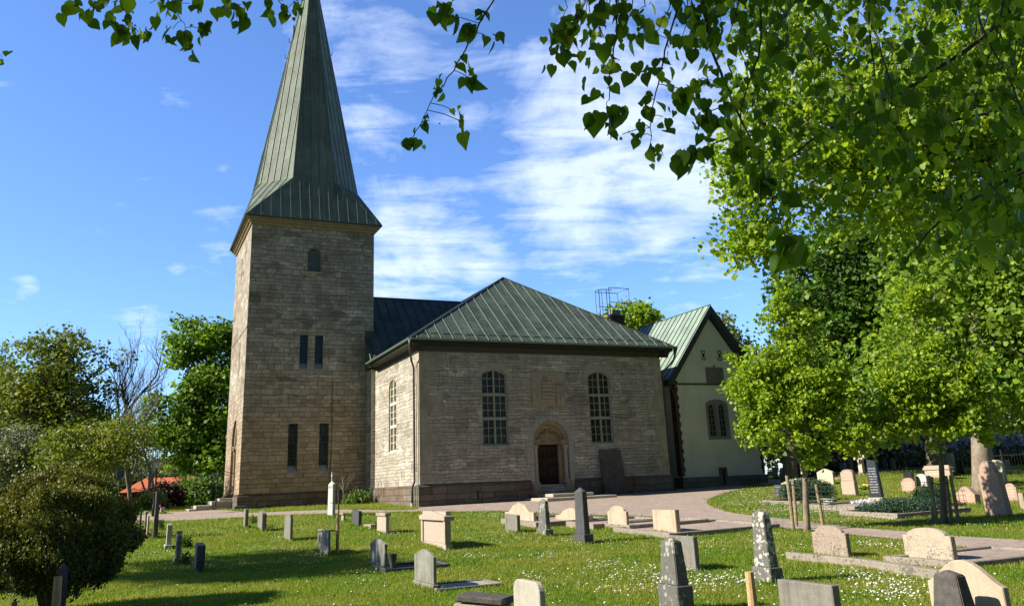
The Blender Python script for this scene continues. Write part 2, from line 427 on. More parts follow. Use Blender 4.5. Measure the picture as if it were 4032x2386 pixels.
BRICK = masonry('dark_brick', (.16, .085, .05), (.09, .055, .035), (.14, .09, .06), (.10, .08, .06), (.17, .13, .09), .42, .27, (.5, .6), .03)
WARM = stone('carved_sandstone', (.32, .245, .15), (.235, .18, .115), sc=2.5, bump=.8)
VOUS = stone('grey_voussoir', (.36, .34, .29), (.28, .26, .22), sc=3, bump=.6)
DOORW = stone('old_oak', (.028, .018, .011), (.014, .009, .006), sc=4)
IRON = plain('wrought_iron', (.02, .018, .016), .5, .4)
SLABM = stone('black_slate', (.06, .055, .047), (.12, .108, .09), sc=1.5, rough=.8)
STEP = stone('worn_step_stone', (.42, .37, .29), (.30, .27, .22), sc=3)

GR_DK = stone('dark_granite', (.085, .085, .085), (.06, .06, .062), sc=10, rough=.5, streak=.3)
GR_MD = stone('grey_granite', (.22, .205, .175), (.15, .14, .12), sc=7, rough=.7, streak=.5)
GR_LT = stone('pale_granite', (.40, .37, .31), (.32, .30, .25), sc=8, streak=.3)
GR_GR = stone('greenish_grey_granite', (.25, .25, .205), (.15, .15, .125), sc=4, streak=.7)
GR_BK = stone('polished_black_granite', (.02, .022, .024), (.03, .032, .035), sc=10, rough=.22, spec=.5, bump=.05)
GR_RG = stone('rough_hewn_granite', (.11, .10, .09), (.06, .055, .05), sc=12, bump=1.0)
SAND = stone('cream_sandstone', (.46, .375, .27), (.37, .30, .215), sc=4, streak=.4)
SANDG = stone('stained_sandstone', (.36, .30, .225), (.28, .23, .175), sc=4, streak=.4)
PINK = stone('pink_granite', (.41, .28, .21), (.34, .235, .175), sc=12, streak=.15)
PINKP = stone('pale_pink_granite', (.42, .34, .27), (.33, .27, .215), sc=12)
SPECK = stone('speckled_granite', (.35, .28, .22), (.26, .205, .16), (.10, .09, .075), sc=10, spots=30, spotamt=(.57, .62))
SPECKL = stone('cream_speckled_granite', (.42, .36, .265), (.33, .28, .21), (.13, .12, .10), sc=10, spots=34, spotamt=(.60, .64))
LICH = stone('lichen_covered_granite', (.14, .135, .12), (.10, .10, .09), (.56, .55, .46), sc=8, spots=11, spotamt=(.55, .60))
LICH2 = stone('lichen_spotted_granite', (.13, .13, .115), (.09, .09, .08), (.34, .33, .27), sc=8, spots=14, spotamt=(.62, .66))
WHITEM = stone('white_marble', (.46, .46, .43), (.36, .36, .34), sc=4)
CREAM = stone('cream_limestone', (.50, .45, .335), (.41, .37, .275), sc=4, streak=.15)
BEDK = stone('kerb_stone', (.30, .255, .20), (.21, .185, .15), (.10, .10, .08), sc=6, spots=18, spotamt=(.6, .66))
PLATE = plain('engraved_lettering', (.30, .30, .29), .5)
PLATEP = plain('pale_engraved_lettering', (.62, .50, .42), .7)
GOLD = plain('gilded_lettering', (.30, .26, .19), .5)
WOOD = stone('barked_stake_wood', (.34, .26, .16), (.22, .17, .11), sc=8, streak=.5)
WOODY = stone('peeled_stake_wood', (.52, .36, .17), (.42, .28, .13), sc=8, streak=.3)
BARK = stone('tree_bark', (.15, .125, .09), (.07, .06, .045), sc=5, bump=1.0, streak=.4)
BARKL = stone('bark_coloured_sunlit', (.27, .225, .165), (.14, .115, .085), sc=4, bump=1.0, streak=.5)  # lighter copy of the bark, sunlight put into its colour
TWIG = plain('dark_twig_bark', (.055, .042, .03), .8)
TWIGG = plain('grey_twig_bark', (.17, .15, .12), .85)
TILE = None
def tile():
    m, t, b, o = newmat('orange_roof_tiles'); uv = t.n('ShaderNodeTexCoord').outputs['UV']
    w1 = t.n('ShaderNodeTexWave', i_Scale=1.7, i_Distortion=.2); w1.bands_direction = 'X'; t.l(uv, w1.inputs[0])
    col = t.mix(t.ramp(t.noise(uv, 2, 5, .7), (.3, 0), (.7, 1)), (.62, .17, .055), (.48, .13, .05))
    col = t.mix(1, col, t.ramp(w1.outputs[0], (0, .55), (.5, 1)), 'MULTIPLY')
    setc(t, b, col, .8, w1.outputs[0], .6, .05, .2); return m
TILE = tile()
FALU = plain('falu_red_boards', (.10, .022, .016), .85)
SOIL = stone('dark_planting_soil', (.035, .028, .02), sc=9)

def gravel():
    m, t, b, o = newmat('pink_gravel')
    ob = t.n('ShaderNodeTexCoord').outputs['Object']
    vo = t.n('ShaderNodeTexVoronoi', i_Scale=42); t.l(ob, vo.inputs[0]); sp_ = t.n('ShaderNodeSeparateColor'); t.l(vo.outputs['Color'], sp_.inputs[0])
    col = t.mix(sp_.outputs[0], (.44, .35, .295), (.26, .21, .18))
    col = t.mix(t.ramp(t.noise(ob, 1.3, 6, .65), (.35, 0), (.7, 1)), col, (.38, .31, .25))
    col = t.mix(1, col, t.ramp(t.noise(ob, 9, 5, .7), (.3, .8), (.7, 1.12)), 'MULTIPLY')
    col = t.mix(1, col, t.ramp(t.noise(t.map(ob, (1, 1, 1), (0, 0, -.3)), 2.6, 7, .72, .6), (.34, .78), (.5, 1), (.68, 1.16)), 'MULTIPLY')
    h = t.math('ADD', t.math('MULTIPLY', vo.outputs['Distance'], -.8), t.noise(ob, 4, 4))
    setc(t, b, col, .95, h, .8, .02, .1); return m
GRAV = gravel()

def lawn():
    m, t, b, o = newmat('lawn_soil_and_turf')
    ob = t.n('ShaderNodeTexCoord').outputs['Object']
    col = t.mix(t.ramp(t.noise(ob, .35, 5, .6), (.38, 0), (.64, 1)), (.10, .155, .018), (.19, .20, .04))
    col = t.mix(t.math('MULTIPLY', t.ramp(t.noise(ob, 1.6, 6, .7, .4), (.45, 0), (.7, 1)), .5), col, (.19, .19, .055))
    col = t.mix(1, col, t.ramp(t.noise(ob, 22, 5, .75), (.3, .62), (.7, 1.35)), 'MULTIPLY')
    setc(t, b, col, 1.0, t.noise(ob, 30, 5, .8), 1.0, .04, .05); return m
LAWN = lawn()

def leafmat(name, ca, cb, cc=None, trans=.4, tcol=None, rough=.5, spec=.25, big=None):
    m, t, b, o = newmat(name)
    rnd = t.n('ShaderNodeNewGeometry').outputs['Random Per Island']
    st = [(0, ca), (.6, cb)] + ([(1, cc)] if cc else [])
    col = t.ramp(rnd, *st)
    if big:
        ob = t.n('ShaderNodeTexCoord').outputs['Object']
        col = t.mix(t.ramp(t.noise(ob, big[0], 4, .6), (.42, 0), (.62, 1)), col, big[1])
    setc(t, b, col, rough, spec=spec)
    tr = t.n('ShaderNodeBsdfTranslucent'); t.l(t.mix(1, col, tcol or (1.5, 1.7, .6), 'MULTIPLY'), tr.inputs[0])
    mx = t.n('ShaderNodeMixShader', i_0=trans); t.l(b.outputs[0], mx.inputs[1]); t.l(tr.outputs[0], mx.inputs[2]); t.l(mx.outputs[0], o.inputs[0])
    return m
LF_LIME = leafmat('young_lime_leaf', (.14, .23, .016), (.27, .37, .022), (.38, .47, .04), .45, (1.45, 1.55, .5))
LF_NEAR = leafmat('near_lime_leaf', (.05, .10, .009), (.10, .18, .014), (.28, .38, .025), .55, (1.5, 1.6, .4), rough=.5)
LF_MID = leafmat('spring_leaf', (.10, .19, .014), (.21, .31, .02), (.36, .45, .035), .46, (1.5, 1.6, .5))
LF_MAP = leafmat('maple_leaf', (.08, .16, .02), (.13, .23, .028), (.19, .29, .04), .35, big=(.35, (.20, .29, .03)))
LF_DK = leafmat('dark_maple_leaf', (.03, .075, .014), (.055, .12, .018), (.09, .17, .025), .3)
LF_OL = leafmat('olive_spring_leaf', (.11, .16, .024), (.18, .235, .032), (.30, .29, .05), .38, (1.3, 1.3, .5), big=(.25, (.10, .15, .025)))
LF_YEW = leafmat('yew_needles', (.024, .048, .013), (.045, .075, .017), (.09, .11, .022), .13, (1.2, 1.2, .4))
LF_YEWT = leafmat('yew_new_growth', (.09, .12, .02), (.15, .165, .025), (.22, .19, .03), .2, (1.2, 1.2, .4))
LF_JUN = leafmat('juniper_needles', (.02, .05, .028), (.04, .085, .045), (.07, .13, .06), .12, (1.1, 1.2, .7))
LF_BUSH = leafmat('pale_bush_leaf', (.08, .14, .03), (.12, .19, .045), (.16, .23, .07), .3)
LF_RED = leafmat('copper_bush_leaf', (.035, .018, .014), (.06, .03, .02), (.10, .06, .03), .25, (1.3, 1, .6))
LF_GREY = leafmat('far_willow_leaf', (.13, .16, .07), (.18, .21, .10), (.24, .27, .14), .3, (1.2, 1.2, .8))
LILAC = leafmat('lilac_blossom', (.42, .37, .46), (.52, .47, .57), (.64, .60, .68), .3, (1, 1, 1))
LF_FAR = leafmat('far_woodland_leaf', (.06, .085, .03), (.09, .12, .04), (.14, .15, .05), .25, (1.2, 1.2, .6), big=(.08, (.05, .08, .03)))
GRASSM = leafmat('grass_blade', (.085, .17, .010), (.14, .24, .016), (.27, .33, .04), .40, (1.3, 1.4, .5), rough=.55, big=(.42, (.27, .28, .05)))
DAISY = leafmat('daisy_petals', (.72, .72, .66), (.80, .80, .75), (.85, .84, .78), .25, (1, 1, 1))
YEL = plain('yellow_petals', (.75, .55, .03), .6)
PALEB = plain('pale_blue_petals', (.62, .66, .78), .6)

# ------------------------------------------------------------------ church
RZ = PI/2 - YAW
C0 = Vector((-5.05, 43.0, 0))
church = empty('church', C0, RZ, label='limestone church with square tower, green copper spire, hipped transept and plastered gable', cat='church')
X_, Y_, Z_ = Vector((1, 0, 0)), Vector((0, 1, 0)), Vector((0, 0, 1))

def arch(x0, x1, z0, zs, rise, n=10, pointed=False):
    c = (x0+x1)/2; h = (x1-x0)/2
    pts = [(x0, z0), (x1, z0), (x1, zs)]
    if pointed:
        for i in range(1, n):
            t = i/n; pts.append((x1 - h*(1-math.sqrt(max(0, 1-t*t*.98)))*1.0 if False else x1 - h*t**1.9, zs + rise*math.sin(t*PI/2)**.95))
        pts.append((c, zs+rise))
        for i in range(n-1, 0, -1):
            t = i/n; pts.append((x0 + h*t**1.9, zs + rise*math.sin(t*PI/2)**.95))
    else:
        for i in range(1, 2*n):
            a = PI*i/(2*n); pts.append((c + h*math.cos(a), zs + rise*math.sin(a)))
    pts.append((x0, zs))
    return pts

def seams(mb, poly, spacing, wd=.045, ht=.05, t0=None, skip=0):
    """standing seams: thin ribs up the slope of a planar roof facet"""
    P = [Vector(p) for p in poly]; n = (P[1]-P[0]).cross(P[2]-P[0]).normalized()
    if n.z < 0: n = -n
    T = Vector((-n.y, n.x, 0)).normalized(); B = n.cross(T)
    q = [(p.dot(T), p.dot(B)) for p in P]; off = P[0].dot(n)
    lo = min(a for a, b in q); hi = max(a for a, b in q)
    t = lo + (spacing*.5 if t0 is None else t0)
    while t < hi:
        ys = []
        for i in range(len(q)):
            (a, b), (c, d) = q[i], q[(i+1) % len(q)]
            if (a-t)*(c-t) < 0: ys.append(b+(d-b)*(t-a)/(c-a))
        if len(ys) >= 2:
            y0, y1 = min(ys), max(ys)
            if y1-y0 > .15:
                vs = []
                for h in (-.01, ht):
                    for (dt, yy) in ((-wd/2, y0), (wd/2, y0), (wd/2, y1), (-wd/2, y1)):
                        vs.append(T*(t+dt)+B*yy+n*(off+h))
                mb.add(vs, [(4, 5, 6, 7), (0, 1, 5, 4), (1, 2, 6, 5), (2, 3, 7, 6), (3, 0, 4, 7)])
        t += spacing
    return mb

def edge_roll(mb, a, b, r=.05): mb.tube([a, b], r, 6)

# --- tower
TX0, TX1, TY0, TY1, TZ = -7.41, .20, 9.7, 17.58, 17.72
louv = arch(-4.0, -3.19, 14.76, 15.92, .40)
mids = [[(a, 8.79), (b, 8.79), (b, 10.82), (a, 10.82)] for a, b in ((-4.31, -3.83), (-3.41, -2.91))]
lows = [[(a, 2.87), (b, 2.87), (b, 5.57), (a, 5.57)] for a, b in ((-4.81, -4.25), (-3.02, -2.45))]
tw = MB().wall((0, TY0, 0), X_, -Y_, [(TX0, .2), (TX1, .2), (TX1, TZ), (TX0, TZ)], [louv]+mids+lows, .38)
port = arch(12.0, 14.6, 1.55, 4.2, 1.9, pointed=True)
slits = [[(a, c), (b, c), (b, d), (a, d)] for a, b, c, d in ((13.78, 14.02, 14.96, 16.42), (12.48, 12.66, 8.72, 10.78), (12.95, 13.13, 8.72, 10.78))]
tw.wall((TX0, 0, 0), Y_, -X_, [(TY0, .2), (TY1, .2), (TY1, TZ), (TY0, TZ)], [port]+slits, .7)
tw.add([(TX1, TY0, .2), (TX1, TY1, .2), (TX1, TY1, TZ), (TX1, TY0, TZ)], [(0, 1, 2, 3)])
tw.add([(TX0, TY1, .2), (TX1, TY1, .2), (TX1, TY1, TZ), (TX0, TY1, TZ)], [(3, 2, 1, 0)])
tower = tw.build('tower_wall', TOWER, church)
pb = MB()
for z0, z1, o in ((.1, 1.62, .10), (1.62, 1.74, .05)):
    pb.box((TX0-o, TY0-o, z0), (TX1, TY0-.004, z1)); pb.box((TX0-o, TY0-.004, z0), (TX0-.004, 11.9, z1)); pb.box((TX0-o, 14.7, z0), (TX0-.004, TY1+o, z1))
pb.box((TX0-.22, TY0-.2, .1), (TX0+1.0, TY0-.105, 1.12))
pb.build('tower_plinth', PLIN, church, bevel=.02)
MB().box((TX0-.035, TY0-.035, 11.14), (TX1+.01, TY0-.003, 11.24)).box((TX0-.035, TY0-.003, 11.14), (TX0-.003, TY1, 11.24)).build('string_course', TOWER, church)
cb = MB()
for z0, z1, o in ((17.56, 17.72, .10), (17.72, 17.86, .22), (17.86, 17.98, .34)):
    cb.box((TX0-o, TY0-o, z0), (TX1+o, TY1+o, z1))
cb.build('tower_cornice', WARM, church, bevel=.02)
# louvred opening
lv = MB().add([(x, TY0+.30, z) for x, z in louv], [tuple(range(len(louv)))]).build('louvred_window', FASCIA, church)
lm = MB(); z = 14.94
while z < 16.2:
    h = .33 if z < 15.9 else .33*math.sqrt(max(0, 1-((z-15.9)/.36)**2))
    lm.box((-3.595-h, TY0+.16, z), (-3.595+h, TY0+.19, z+.075), rx=-.5); z += .105
lm.build('louvre_slats', plain('grey_louvre_paint', (.16, .18, .18), .7), lv)
fr = MB()
a1 = arch(-4.0, -3.19, 14.76, 15.92, .40); a2 = arch(-3.93, -3.26, 14.90, 15.90, .33)
fr.wall((0, TY0+.14, 0), X_, -Y_, a1, [a2], .06).build('frame', plain('grey_louvre_frame_paint', (.12, .14, .135), .7), lv)
MB().box((-4.03, TY0-.06, 14.68), (-3.14, TY0+.14, 14.755)).build('sill', STEP, lv)
for hs, gl, d in ((mids, GLASSB, .22), (lows, GLASS, .26)):
    for h in hs:
        x0, x1, z0, z1 = h[0][0], h[1][0], h[0][1], h[2][1]
        wn_ = MB().add([(x0, TY0+d, z0), (x1, TY0+d, z0), (x1, TY0+d, z1), (x0, TY0+d, z1)], [(0, 1, 2, 3)]).build('window', gl, church)
        f_ = MB()
        if hs is lows:
            for i in range(1, 5): f_.box((x0, TY0+d-.03, z0+.3+i*.44), (x1, TY0+d-.004, z0+.325+i*.44))
            f_.box((x1-.07, TY0+d-.04, z0), (x1, TY0+d-.004, z1))
            f_.build('frame', plain('dull_green_window_paint', (.06, .075, .06), .6), wn_)
        MB().add([(x0, TY0-.02, z0-.04), (x1, TY0-.02, z0-.04), (x1, TY0+d, z0+.32), (x0, TY0+d, z0+.32), (x0, TY0-.02, z0-.12), (x1, TY0-.02, z0-.12), (x1, TY0+d, z0-.12), (x0, TY0+d, z0-.12)],
                 [(0, 1, 2, 3), (4, 5, 1, 0), (5, 6, 2, 1), (6, 7, 3, 2), (7, 4, 0, 3)]).build('sill', plain('lead_grey_sill', (.22, .24, .25), .5), wn_)
for a, b, c, d in ((13.78, 14.02, 14.96, 16.42), (12.48, 12.66, 8.72, 10.78), (12.95, 13.13, 8.72, 10.78)):
    MB().add([(TX0+.3, a, c), (TX0+.3, b, c), (TX0+.3, b, d), (TX0+.3, a, d)], [(3, 2, 1, 0)]).build('window', GLASS, church)
# west portal: stepped jambs, column, door
pd = MB().add([(TX0+.62, y, z) for y, z in port], [tuple(range(len(port)-1, -1, -1))]).build('door', DOORW, church)
for y0, y1 in ((14.15, 14.6), (12.0, 12.3)): MB().box((TX0+.3, y0, 1.55), (TX0+.6, y1, 4.3)).build('portal_jamb', WARM, church)
for yy in (12.42, 14.1):
    pc = MB()
    pc.lathe([(.16, 0), (.16, .08), (.11, .14), (.10, .2), (.095, 2.3), (.13, 2.36), (.11, 2.42), (.17, 2.62), (.2, 2.74), (.2, 2.8)], 14, (TX0+.2, yy, 1.75))
    for k in range(8):
        an = PI*k/4; pc.tube([(TX0+.2+.12*math.cos(an), yy+.12*math.sin(an), 4.22), (TX0+.2+.2*math.cos(an), yy+.2*math.sin(an), 4.42)], [.02, .045], 5)
    pts = []
    for i in range(9):
        t = i/8; pts.append((TX0+.2, (12.42 + (13.3-12.42)*t**1.9) if yy < 13 else (14.1-(14.1-13.3)*t**1.9), 4.5+1.35*math.sin(t*PI/2)))
    pc.tube(pts, .1, 8)
    pc.build('portal_column', WARM, church, smooth=True)
for s in (11.7, 14.9):
    ir = MB()
    def spiral(cy, cz, r0, turns, sgn):
        return [(TX0-.75-.25*math.cos(.0), cy+sgn*r0*(1-i/34)*math.cos(i*turns*2*PI/30), cz+r0*(1-i/34)*math.sin(i*turns*2*PI/30)) for i in range(31)]
    ir.tube(spiral(s, 2.75, .42, 1.4, 1), .022, 5); ir.tube([(TX0-1.0, s, 1.15), (TX0-1.0, s, 2.8)], .025, 5)
    ir.tube(spiral(s+.1, 2.35, .28, 1.3, -1), .018, 5); ir.tube([(TX0, s+.1, 2.9), (TX0-.6, s+.1, 3.05), (TX0-1.4, s, 2.6)], .02, 5)
    ir.build('iron_railing', IRON, church)
MB().box((-8.65, 11.7, .6), (TX0-.11, 14.9, 1.42)).box((-8.2, 12.0, 1.42), (TX0+.1, 14.6, 1.56)).box((-9.5, 11.3, .5), (-8.65, 15.4, 1.22)).box((-9.9, 11.0, .4), (-9.5, 15.8, 1.05)).build('west_steps', STEP, church, bevel=.02)
# lightning conductor down the tower
MB().tube([(-2.31, TY0-.03, 8.0), (-2.28, TY0-.03, 4.5), (-2.34, TY0-.03, 2.5), (-2.36, TY0-.12, .9)], .018, 5).build('lightning_cable', PIPE, church)

# --- spire: square eaves broached to an octagon
SX, SY, SE, ZE, ZO, ZT = -3.63, 13.51, 4.235, 18.02, 21.0, 39.5
ap = 3.3; he = ap*math.tan(PI/8)
oc = []
for k in range(8):
    a = -PI/2 - PI/8 + k*PI/4; R8 = ap/math.cos(PI/8); oc.append(Vector((SX+R8*math.cos(a), SY+R8*math.sin(a), ZO)))
top = Vector((SX, SY, ZT))
cor = [Vector((SX-SE, SY-SE, ZE)), Vector((SX+SE, SY-SE, ZE)), Vector((SX+SE, SY+SE, ZE)), Vector((SX-SE, SY+SE, ZE))]
sp_ = MB(); se = MB(); sroll = MB()
def facet(poly, spc=.52, t0=None):
    sp_.add(poly, [tuple(range(len(poly)))]); seams(se, poly, spc, .035, .04, t0)
for k in range(4):
    A, B = oc[2*k], oc[2*k+1]; A2 = oc[(2*k+2) % 8]
    # curved kick between spire and skirt
    kz = ZO+1.3; f_ = (kz-ZO)/(ZT-ZO)
    facet([A, B, B.lerp(top, .999), A.lerp(top, .999)] if False else [A, B, top], .50)
    facet([B, A2, top], .50)
    facet([cor[k], cor[(k+1) % 4], B, A], .60)
    facet([B, cor[(k+1) % 4], A2], .50, .25)
for k in range(8): edge_roll(sroll, oc[k], top, .035)
for k in range(4):
    edge_roll(sroll, oc[2*k+1], cor[(k+1) % 4], .035); edge_roll(sroll, oc[(2*k+2) % 8], cor[(k+1) % 4], .035)
spire = sp_.build('spire', COPS, church)
se.build('standing_seams', SEAM, spire); sroll.build('ridge_rolls', SEAM, spire)
ev = MB()
o = SE+.02
for a, b in (((SX-o, SY-o, ZE-.07), (SX+o, SY-o+.3, ZE-.005)), ((SX-o, SY+o-.3, ZE-.07), (SX+o, SY+o, ZE-.005)), ((SX-o, SY-o+.3, ZE-.07), (SX-o+.3, SY+o-.3, ZE-.005)), ((SX+o-.3, SY-o+.3, ZE-.07), (SX+o, SY+o-.3, ZE-.005))):
    ev.box(a, b)
ev.build('spire_eaves', DARKCOP, spire)
hk = MB()
for zz_, s in ((32.3, -1), (31.0, -1), (31.8, 1)):
    f_ = (zz_-ZO)/(ZT-ZO); r_ = ap*(1-f_)+.05
    hk.tube([(SX+s*r_, SY-.3, zz_), (SX+s*(r_+.14), SY-.3, zz_+.02), (SX+s*(r_+.16), SY-.3, zz_+.3)], .03, 5)
hk.build('roof_hook', IRON, spire)

# --- transept
W0 = 14.72
def win_hole(x0, x1, zs=7.14, rise=.38): return arch(x0, x1, 3.62, zs, rise)
def arch_z(x, x0, x1, zs, rise):
    c = (x0+x1)/2; h = (x1-x0)/2; t = max(0, 1-((x-c)/h)**2); return zs+rise*math.sqrt(t)
PC, PR = 7.35, 1.04
door_hole = arch(PC-PR, PC+PR, 1.42, 3.78, PR)
tr = MB().wall((0, 0, 0), X_, -Y_, [(0, .2), (W0, .2), (W0, 8.62), (0, 8.62)], [win_hole(3.42, 4.88), win_hole(9.82, 11.24), door_hole], .20)
tr.wall((0, 0, 0), Y_, -X_, [(0, .2), (8.45, .2), (8.45, 8.62), (0, 8.62)], [win_hole(4.08, 5.51)], .20)
tr.add([(W0, 0, .2), (W0, 8.45, .2), (W0, 8.45, 8.62), (W0, 0, 8.62)], [(0, 1, 2, 3)])
tr.add([(-.22, 8.45, .2), (0, 8.45, .2), (0, 8.45, 8.62), (-.22, 8.45, 8.62), (-.22, 9.7, .2), (-.22, 9.7, 8.62)], [(0, 1, 2, 3), (4, 0, 3, 5)])
tr.build('transept_wall', TRANS, church)
def window(x0, x1, o, ax, nm, mat, zs=7.14, rise=.38, hier=church):
    """three casements of panes under a flat arch; o/ax/nm place the wall plane"""
    P = lambda x, d, z: Vector(o)+ax*x+Z_*z-nm*d
    ho = arch(x0, x1, 3.62, zs, rise)
    g = MB(); g.add([P(a, .17, b) for a, b in ho], [tuple(range(len(ho)))]); gw = g.build('window', GLASS, hier)
    f_ = MB()
    def bar(a, b, c, d, d0=.09, d1=.165):
        vs = [P(x, dd, z) for dd in (d0, d1) for x, z in ((a, c), (b, c), (b, d), (a, d))]
        f_.add(vs, [(0, 1, 2, 3), (7, 6, 5, 4), (0, 4, 5, 1), (1, 5, 6, 2), (2, 6, 7, 3), (3, 7, 4, 0)])
    inner = arch(x0+.075, x1-.075, 3.62+.08, zs, rise-.07)
    f_.wall(P(0, .085, 0), ax, nm, ho, [inner], .075)
    wd = x1-x0; c = (x0+x1)/2
    bar(c-.05, c+.05, 3.69, zs+rise-.05, .075)
    for zt in (4.90, 6.14): bar(x0+.06, x1-.06, zt, zt+.15, .06)
    for xx in (x0+.075+(wd/2-.125)/2, c+.05+(wd/2-.125)/2):
        bar(xx-.016, xx+.016, 3.69, arch_z(xx, x0+.07, x1-.07, zs, rise-.07), .11)
    for z0, z1 in ((3.70, 4.90), (5.05, 6.14), (6.29, zs+rise-.07)):
        for i in (1, 2):
            zz_ = z0+(z1-z0)*i/3; bar(x0+.06, x1-.06, zz_-.015, zz_+.015, .115)
    f_.build('frame', mat, gw)
    s_ = MB(); vs = [P(x, dd, z) for dd in (-.03, .10) for x, z in ((x0-.04, 3.54), (x1+.04, 3.54), (x1+.04, 3.615), (x0-.04, 3.615))]
    s_.add(vs, [(0, 1, 2, 3), (7, 6, 5, 4), (0, 4, 5, 1), (1, 5, 6, 2), (2, 6, 7, 3), (3, 7, 4, 0)]); s_.build('sill', mat, gw)
window(3.42, 4.88, (0, 0, 0), X_, -Y_, FRAME); window(9.82, 11.24, (0, 0, 0), X_, -Y_, FRAME)
window(4.08, 5.51, (0, 0, 0), Y_, -X_, FRAMEW)
# flat-arch surrounds of lighter plaster over the windows
for xa, xb, o_, ax_, nm_, mt in ((3.42, 4.88, 0, X_, -Y_, TRANS), (9.82, 11.24, 0, X_, -Y_, TRANS)):
    sp = MB(); ou = arch(xa-.30, xb+.30, 7.0, 7.12, .78); inn = arch(xa-.003, xb+.003, 6.9, 7.14, .383)
    pts_o = ou[2:]; pts_i = inn[2:]
    n_ = len(pts_o)
    vs = [(x, -.004, z) for x, z in pts_o]+[(x, -.004, z) for x, z in pts_i]
    sp.add(vs, [(i, i+1, n_+i+1, n_+i) for i in range(n_-1)]).build('window_arch', VOUS, church)
# big squared corner stones
qb = MB(); qc = MB(); z = 1.9; k = 0; rq = random.Random(3)
while z < 8.2:
    h = rq.uniform(.32, .62); l1 = rq.uniform(.45, 1.5); l2 = rq.uniform(.3, .8)
    qb.box((-.006, -.006, z+.012), (l1, -.0005, z+h-.012)); qb.box((-.006, -.0005, z+.012), (-.0005, l2, z+h-.012))
    l3 = rq.uniform(.35, .9); qc.box((W0-l3, -.006, z+.012), (W0+.006, -.0005, z+h-.012)); z += h
QM = stone('pale_corner_stone', (.42, .365, .275), (.24, .21, .165), sc=1.5, bump=.9, streak=.35); qb.build('corner_stones', QM, church); qc.build('corner_stones', QM, church)
pl_ = MB()
for x0, x1 in ((-.10, 6.05), (8.65, W0+.10)):
    pl_.box((x0, -.10, .1), (x1, -.004, 1.70)); pl_.prismx([(-.10, 1.70), (-.004, 1.70), (-.004, 1.82)], x0, x1)
pl_.box((-.10, -.004, .1), (-.004, 8.4, 1.70)); pl_.box((-.05, -.004, 1.70), (-.004, 8.4, 1.78)); pl_.box((W0+.004, -.10, .1), (W0+.10, 3, 1.7))
pl_.build('transept_plinth', PLIN, church)
MB().box((2.96, -.104, .98), (3.08, -.09, 1.42)).build('air_vent', FASCIA, church)
# portal
pr = MB()
pr.prism(arch(PC-PR, PC+PR, 3.70, 3.78, PR, 12), .42, .52)                       # tympanum slab
pr.box((PC-PR, .05, 3.60), (PC-.62, .55, 3.86)); pr.box((PC+.62, .05, 3.60), (PC+PR, .55, 3.86)); pr.box((PC-.62, .38, 3.62), (PC+.62, .56, 3.80))
n_ = 20
for rr, y0, y1, w_ in ((PR-.03, .10, .42, .17), (PR-.22, .24, .42, .12)):
    for i in range(n_):
        a, b = PI*i/n_, PI*(i+1)/n_
        q = [(PC+rr*math.cos(a), 3.8+rr*math.sin(a)), (PC+rr*math.cos(b), 3.8+rr*math.sin(b)), (PC+(rr-w_)*math.cos(b), 3.8+(rr-w_)*math.sin(b)), (PC+(rr-w_)*math.cos(a), 3.8+(rr-w_)*math.sin(a))]
        pr.prism(q, y0, y1)
pr.build('portal_tympanum', WARM, church)
def blob(mb, c, r, sc=(1, 1, 1), k=10):
    prof = [(r*math.sin(PI*i/8)*1.0+.001, -r*math.cos(PI*i/8)) for i in range(9)]
    m0 = len(mb.v); mb.lathe([(a, b) for a, b in prof], k)
    for i in range(m0, len(mb.v)):
        v = mb.v[i]; mb.v[i] = (c[0]+v[0]*sc[0], c[1]+v[1]*sc[1], c[2]+v[2]*sc[2])
rl = MB()
for dx, h in ((-.36, .62), (-.02, .78), (.34, .60)):
    blob(rl, (PC+dx, .41, 3.86+h), .105, (1, .6, 1)); blob(rl, (PC+dx, .41, 3.86+h*.42), .2, (.9, .35, h*1.25))
    rl.tube([(PC+dx-.14, .38, 3.86+h*.7), (PC+dx-.05, .33, 3.86+h*.35), (PC+dx+.05, .35, 3.86+h*.55)], .035, 6)
rl.tube([(PC-.55, .38, 3.9), (PC-.62, .38, 4.1), (PC-.5, .38, 4.3), (PC-.56, .38, 4.42)], .04, 6); rl.tube([(PC+.2, .38, 3.9), (PC+.12, .36, 4.1), (PC+.22, .36, 4.2)], .035, 6)
rl.build('tympanum_figures', WARM, church, smooth=True)
vo_ = MB(); n_ = 13
for i in range(n_):
    a, b = PI*(i+.04)/n_, PI*(i+.96)/n_; r0, r1 = PR+.004, PR+.30
    vo_.prism([(PC+r0*math.cos(a), 3.78+r0*math.sin(a)), (PC+r1*math.cos(a), 3.78+r1*math.sin(a)), (PC+r1*math.cos(b), 3.78+r1*math.sin(b)), (PC+r0*math.cos(b), 3.78+r0*math.sin(b))], -.022, -.0005)
vo_.box((PC-PR-.42, -.02, 3.5), (PC-PR, -.0005, 3.78)); vo_.box((PC+PR, -.02, 3.5), (PC+PR+.32, -.0005, 3.78))
for z0, z1, a, b in ((1.85, 2.6, .3, .24), (2.62, 3.48, .42, .3)): vo_.box((PC-PR-a, -.018, z0), (PC-PR, -.0005, z1)); vo_.box((PC+PR, -.018, z0), (PC+PR+b, -.0005, z1))
vo_.build('portal_voussoirs', VOUS, church, bevel=.012)
for s in (-1, 1):
    pj = MB()
    pj.box((min(PC+s*.80, PC+s*PR), .28, 1.5), (max(PC+s*.80, PC+s*PR), .56, 3.60)); pj.box((min(PC+s*.62, PC+s*.80), .40, 1.5), (max(PC+s*.62, PC+s*.80), .58, 3.62))
    pj.box((min(PC+s*.74, PC+s*1.2), -.08, 1.0), (max(PC+s*.74, PC+s*1.2), .56, 1.62))
    pj.build('portal_jamb', WARM, church, bevel=.012)
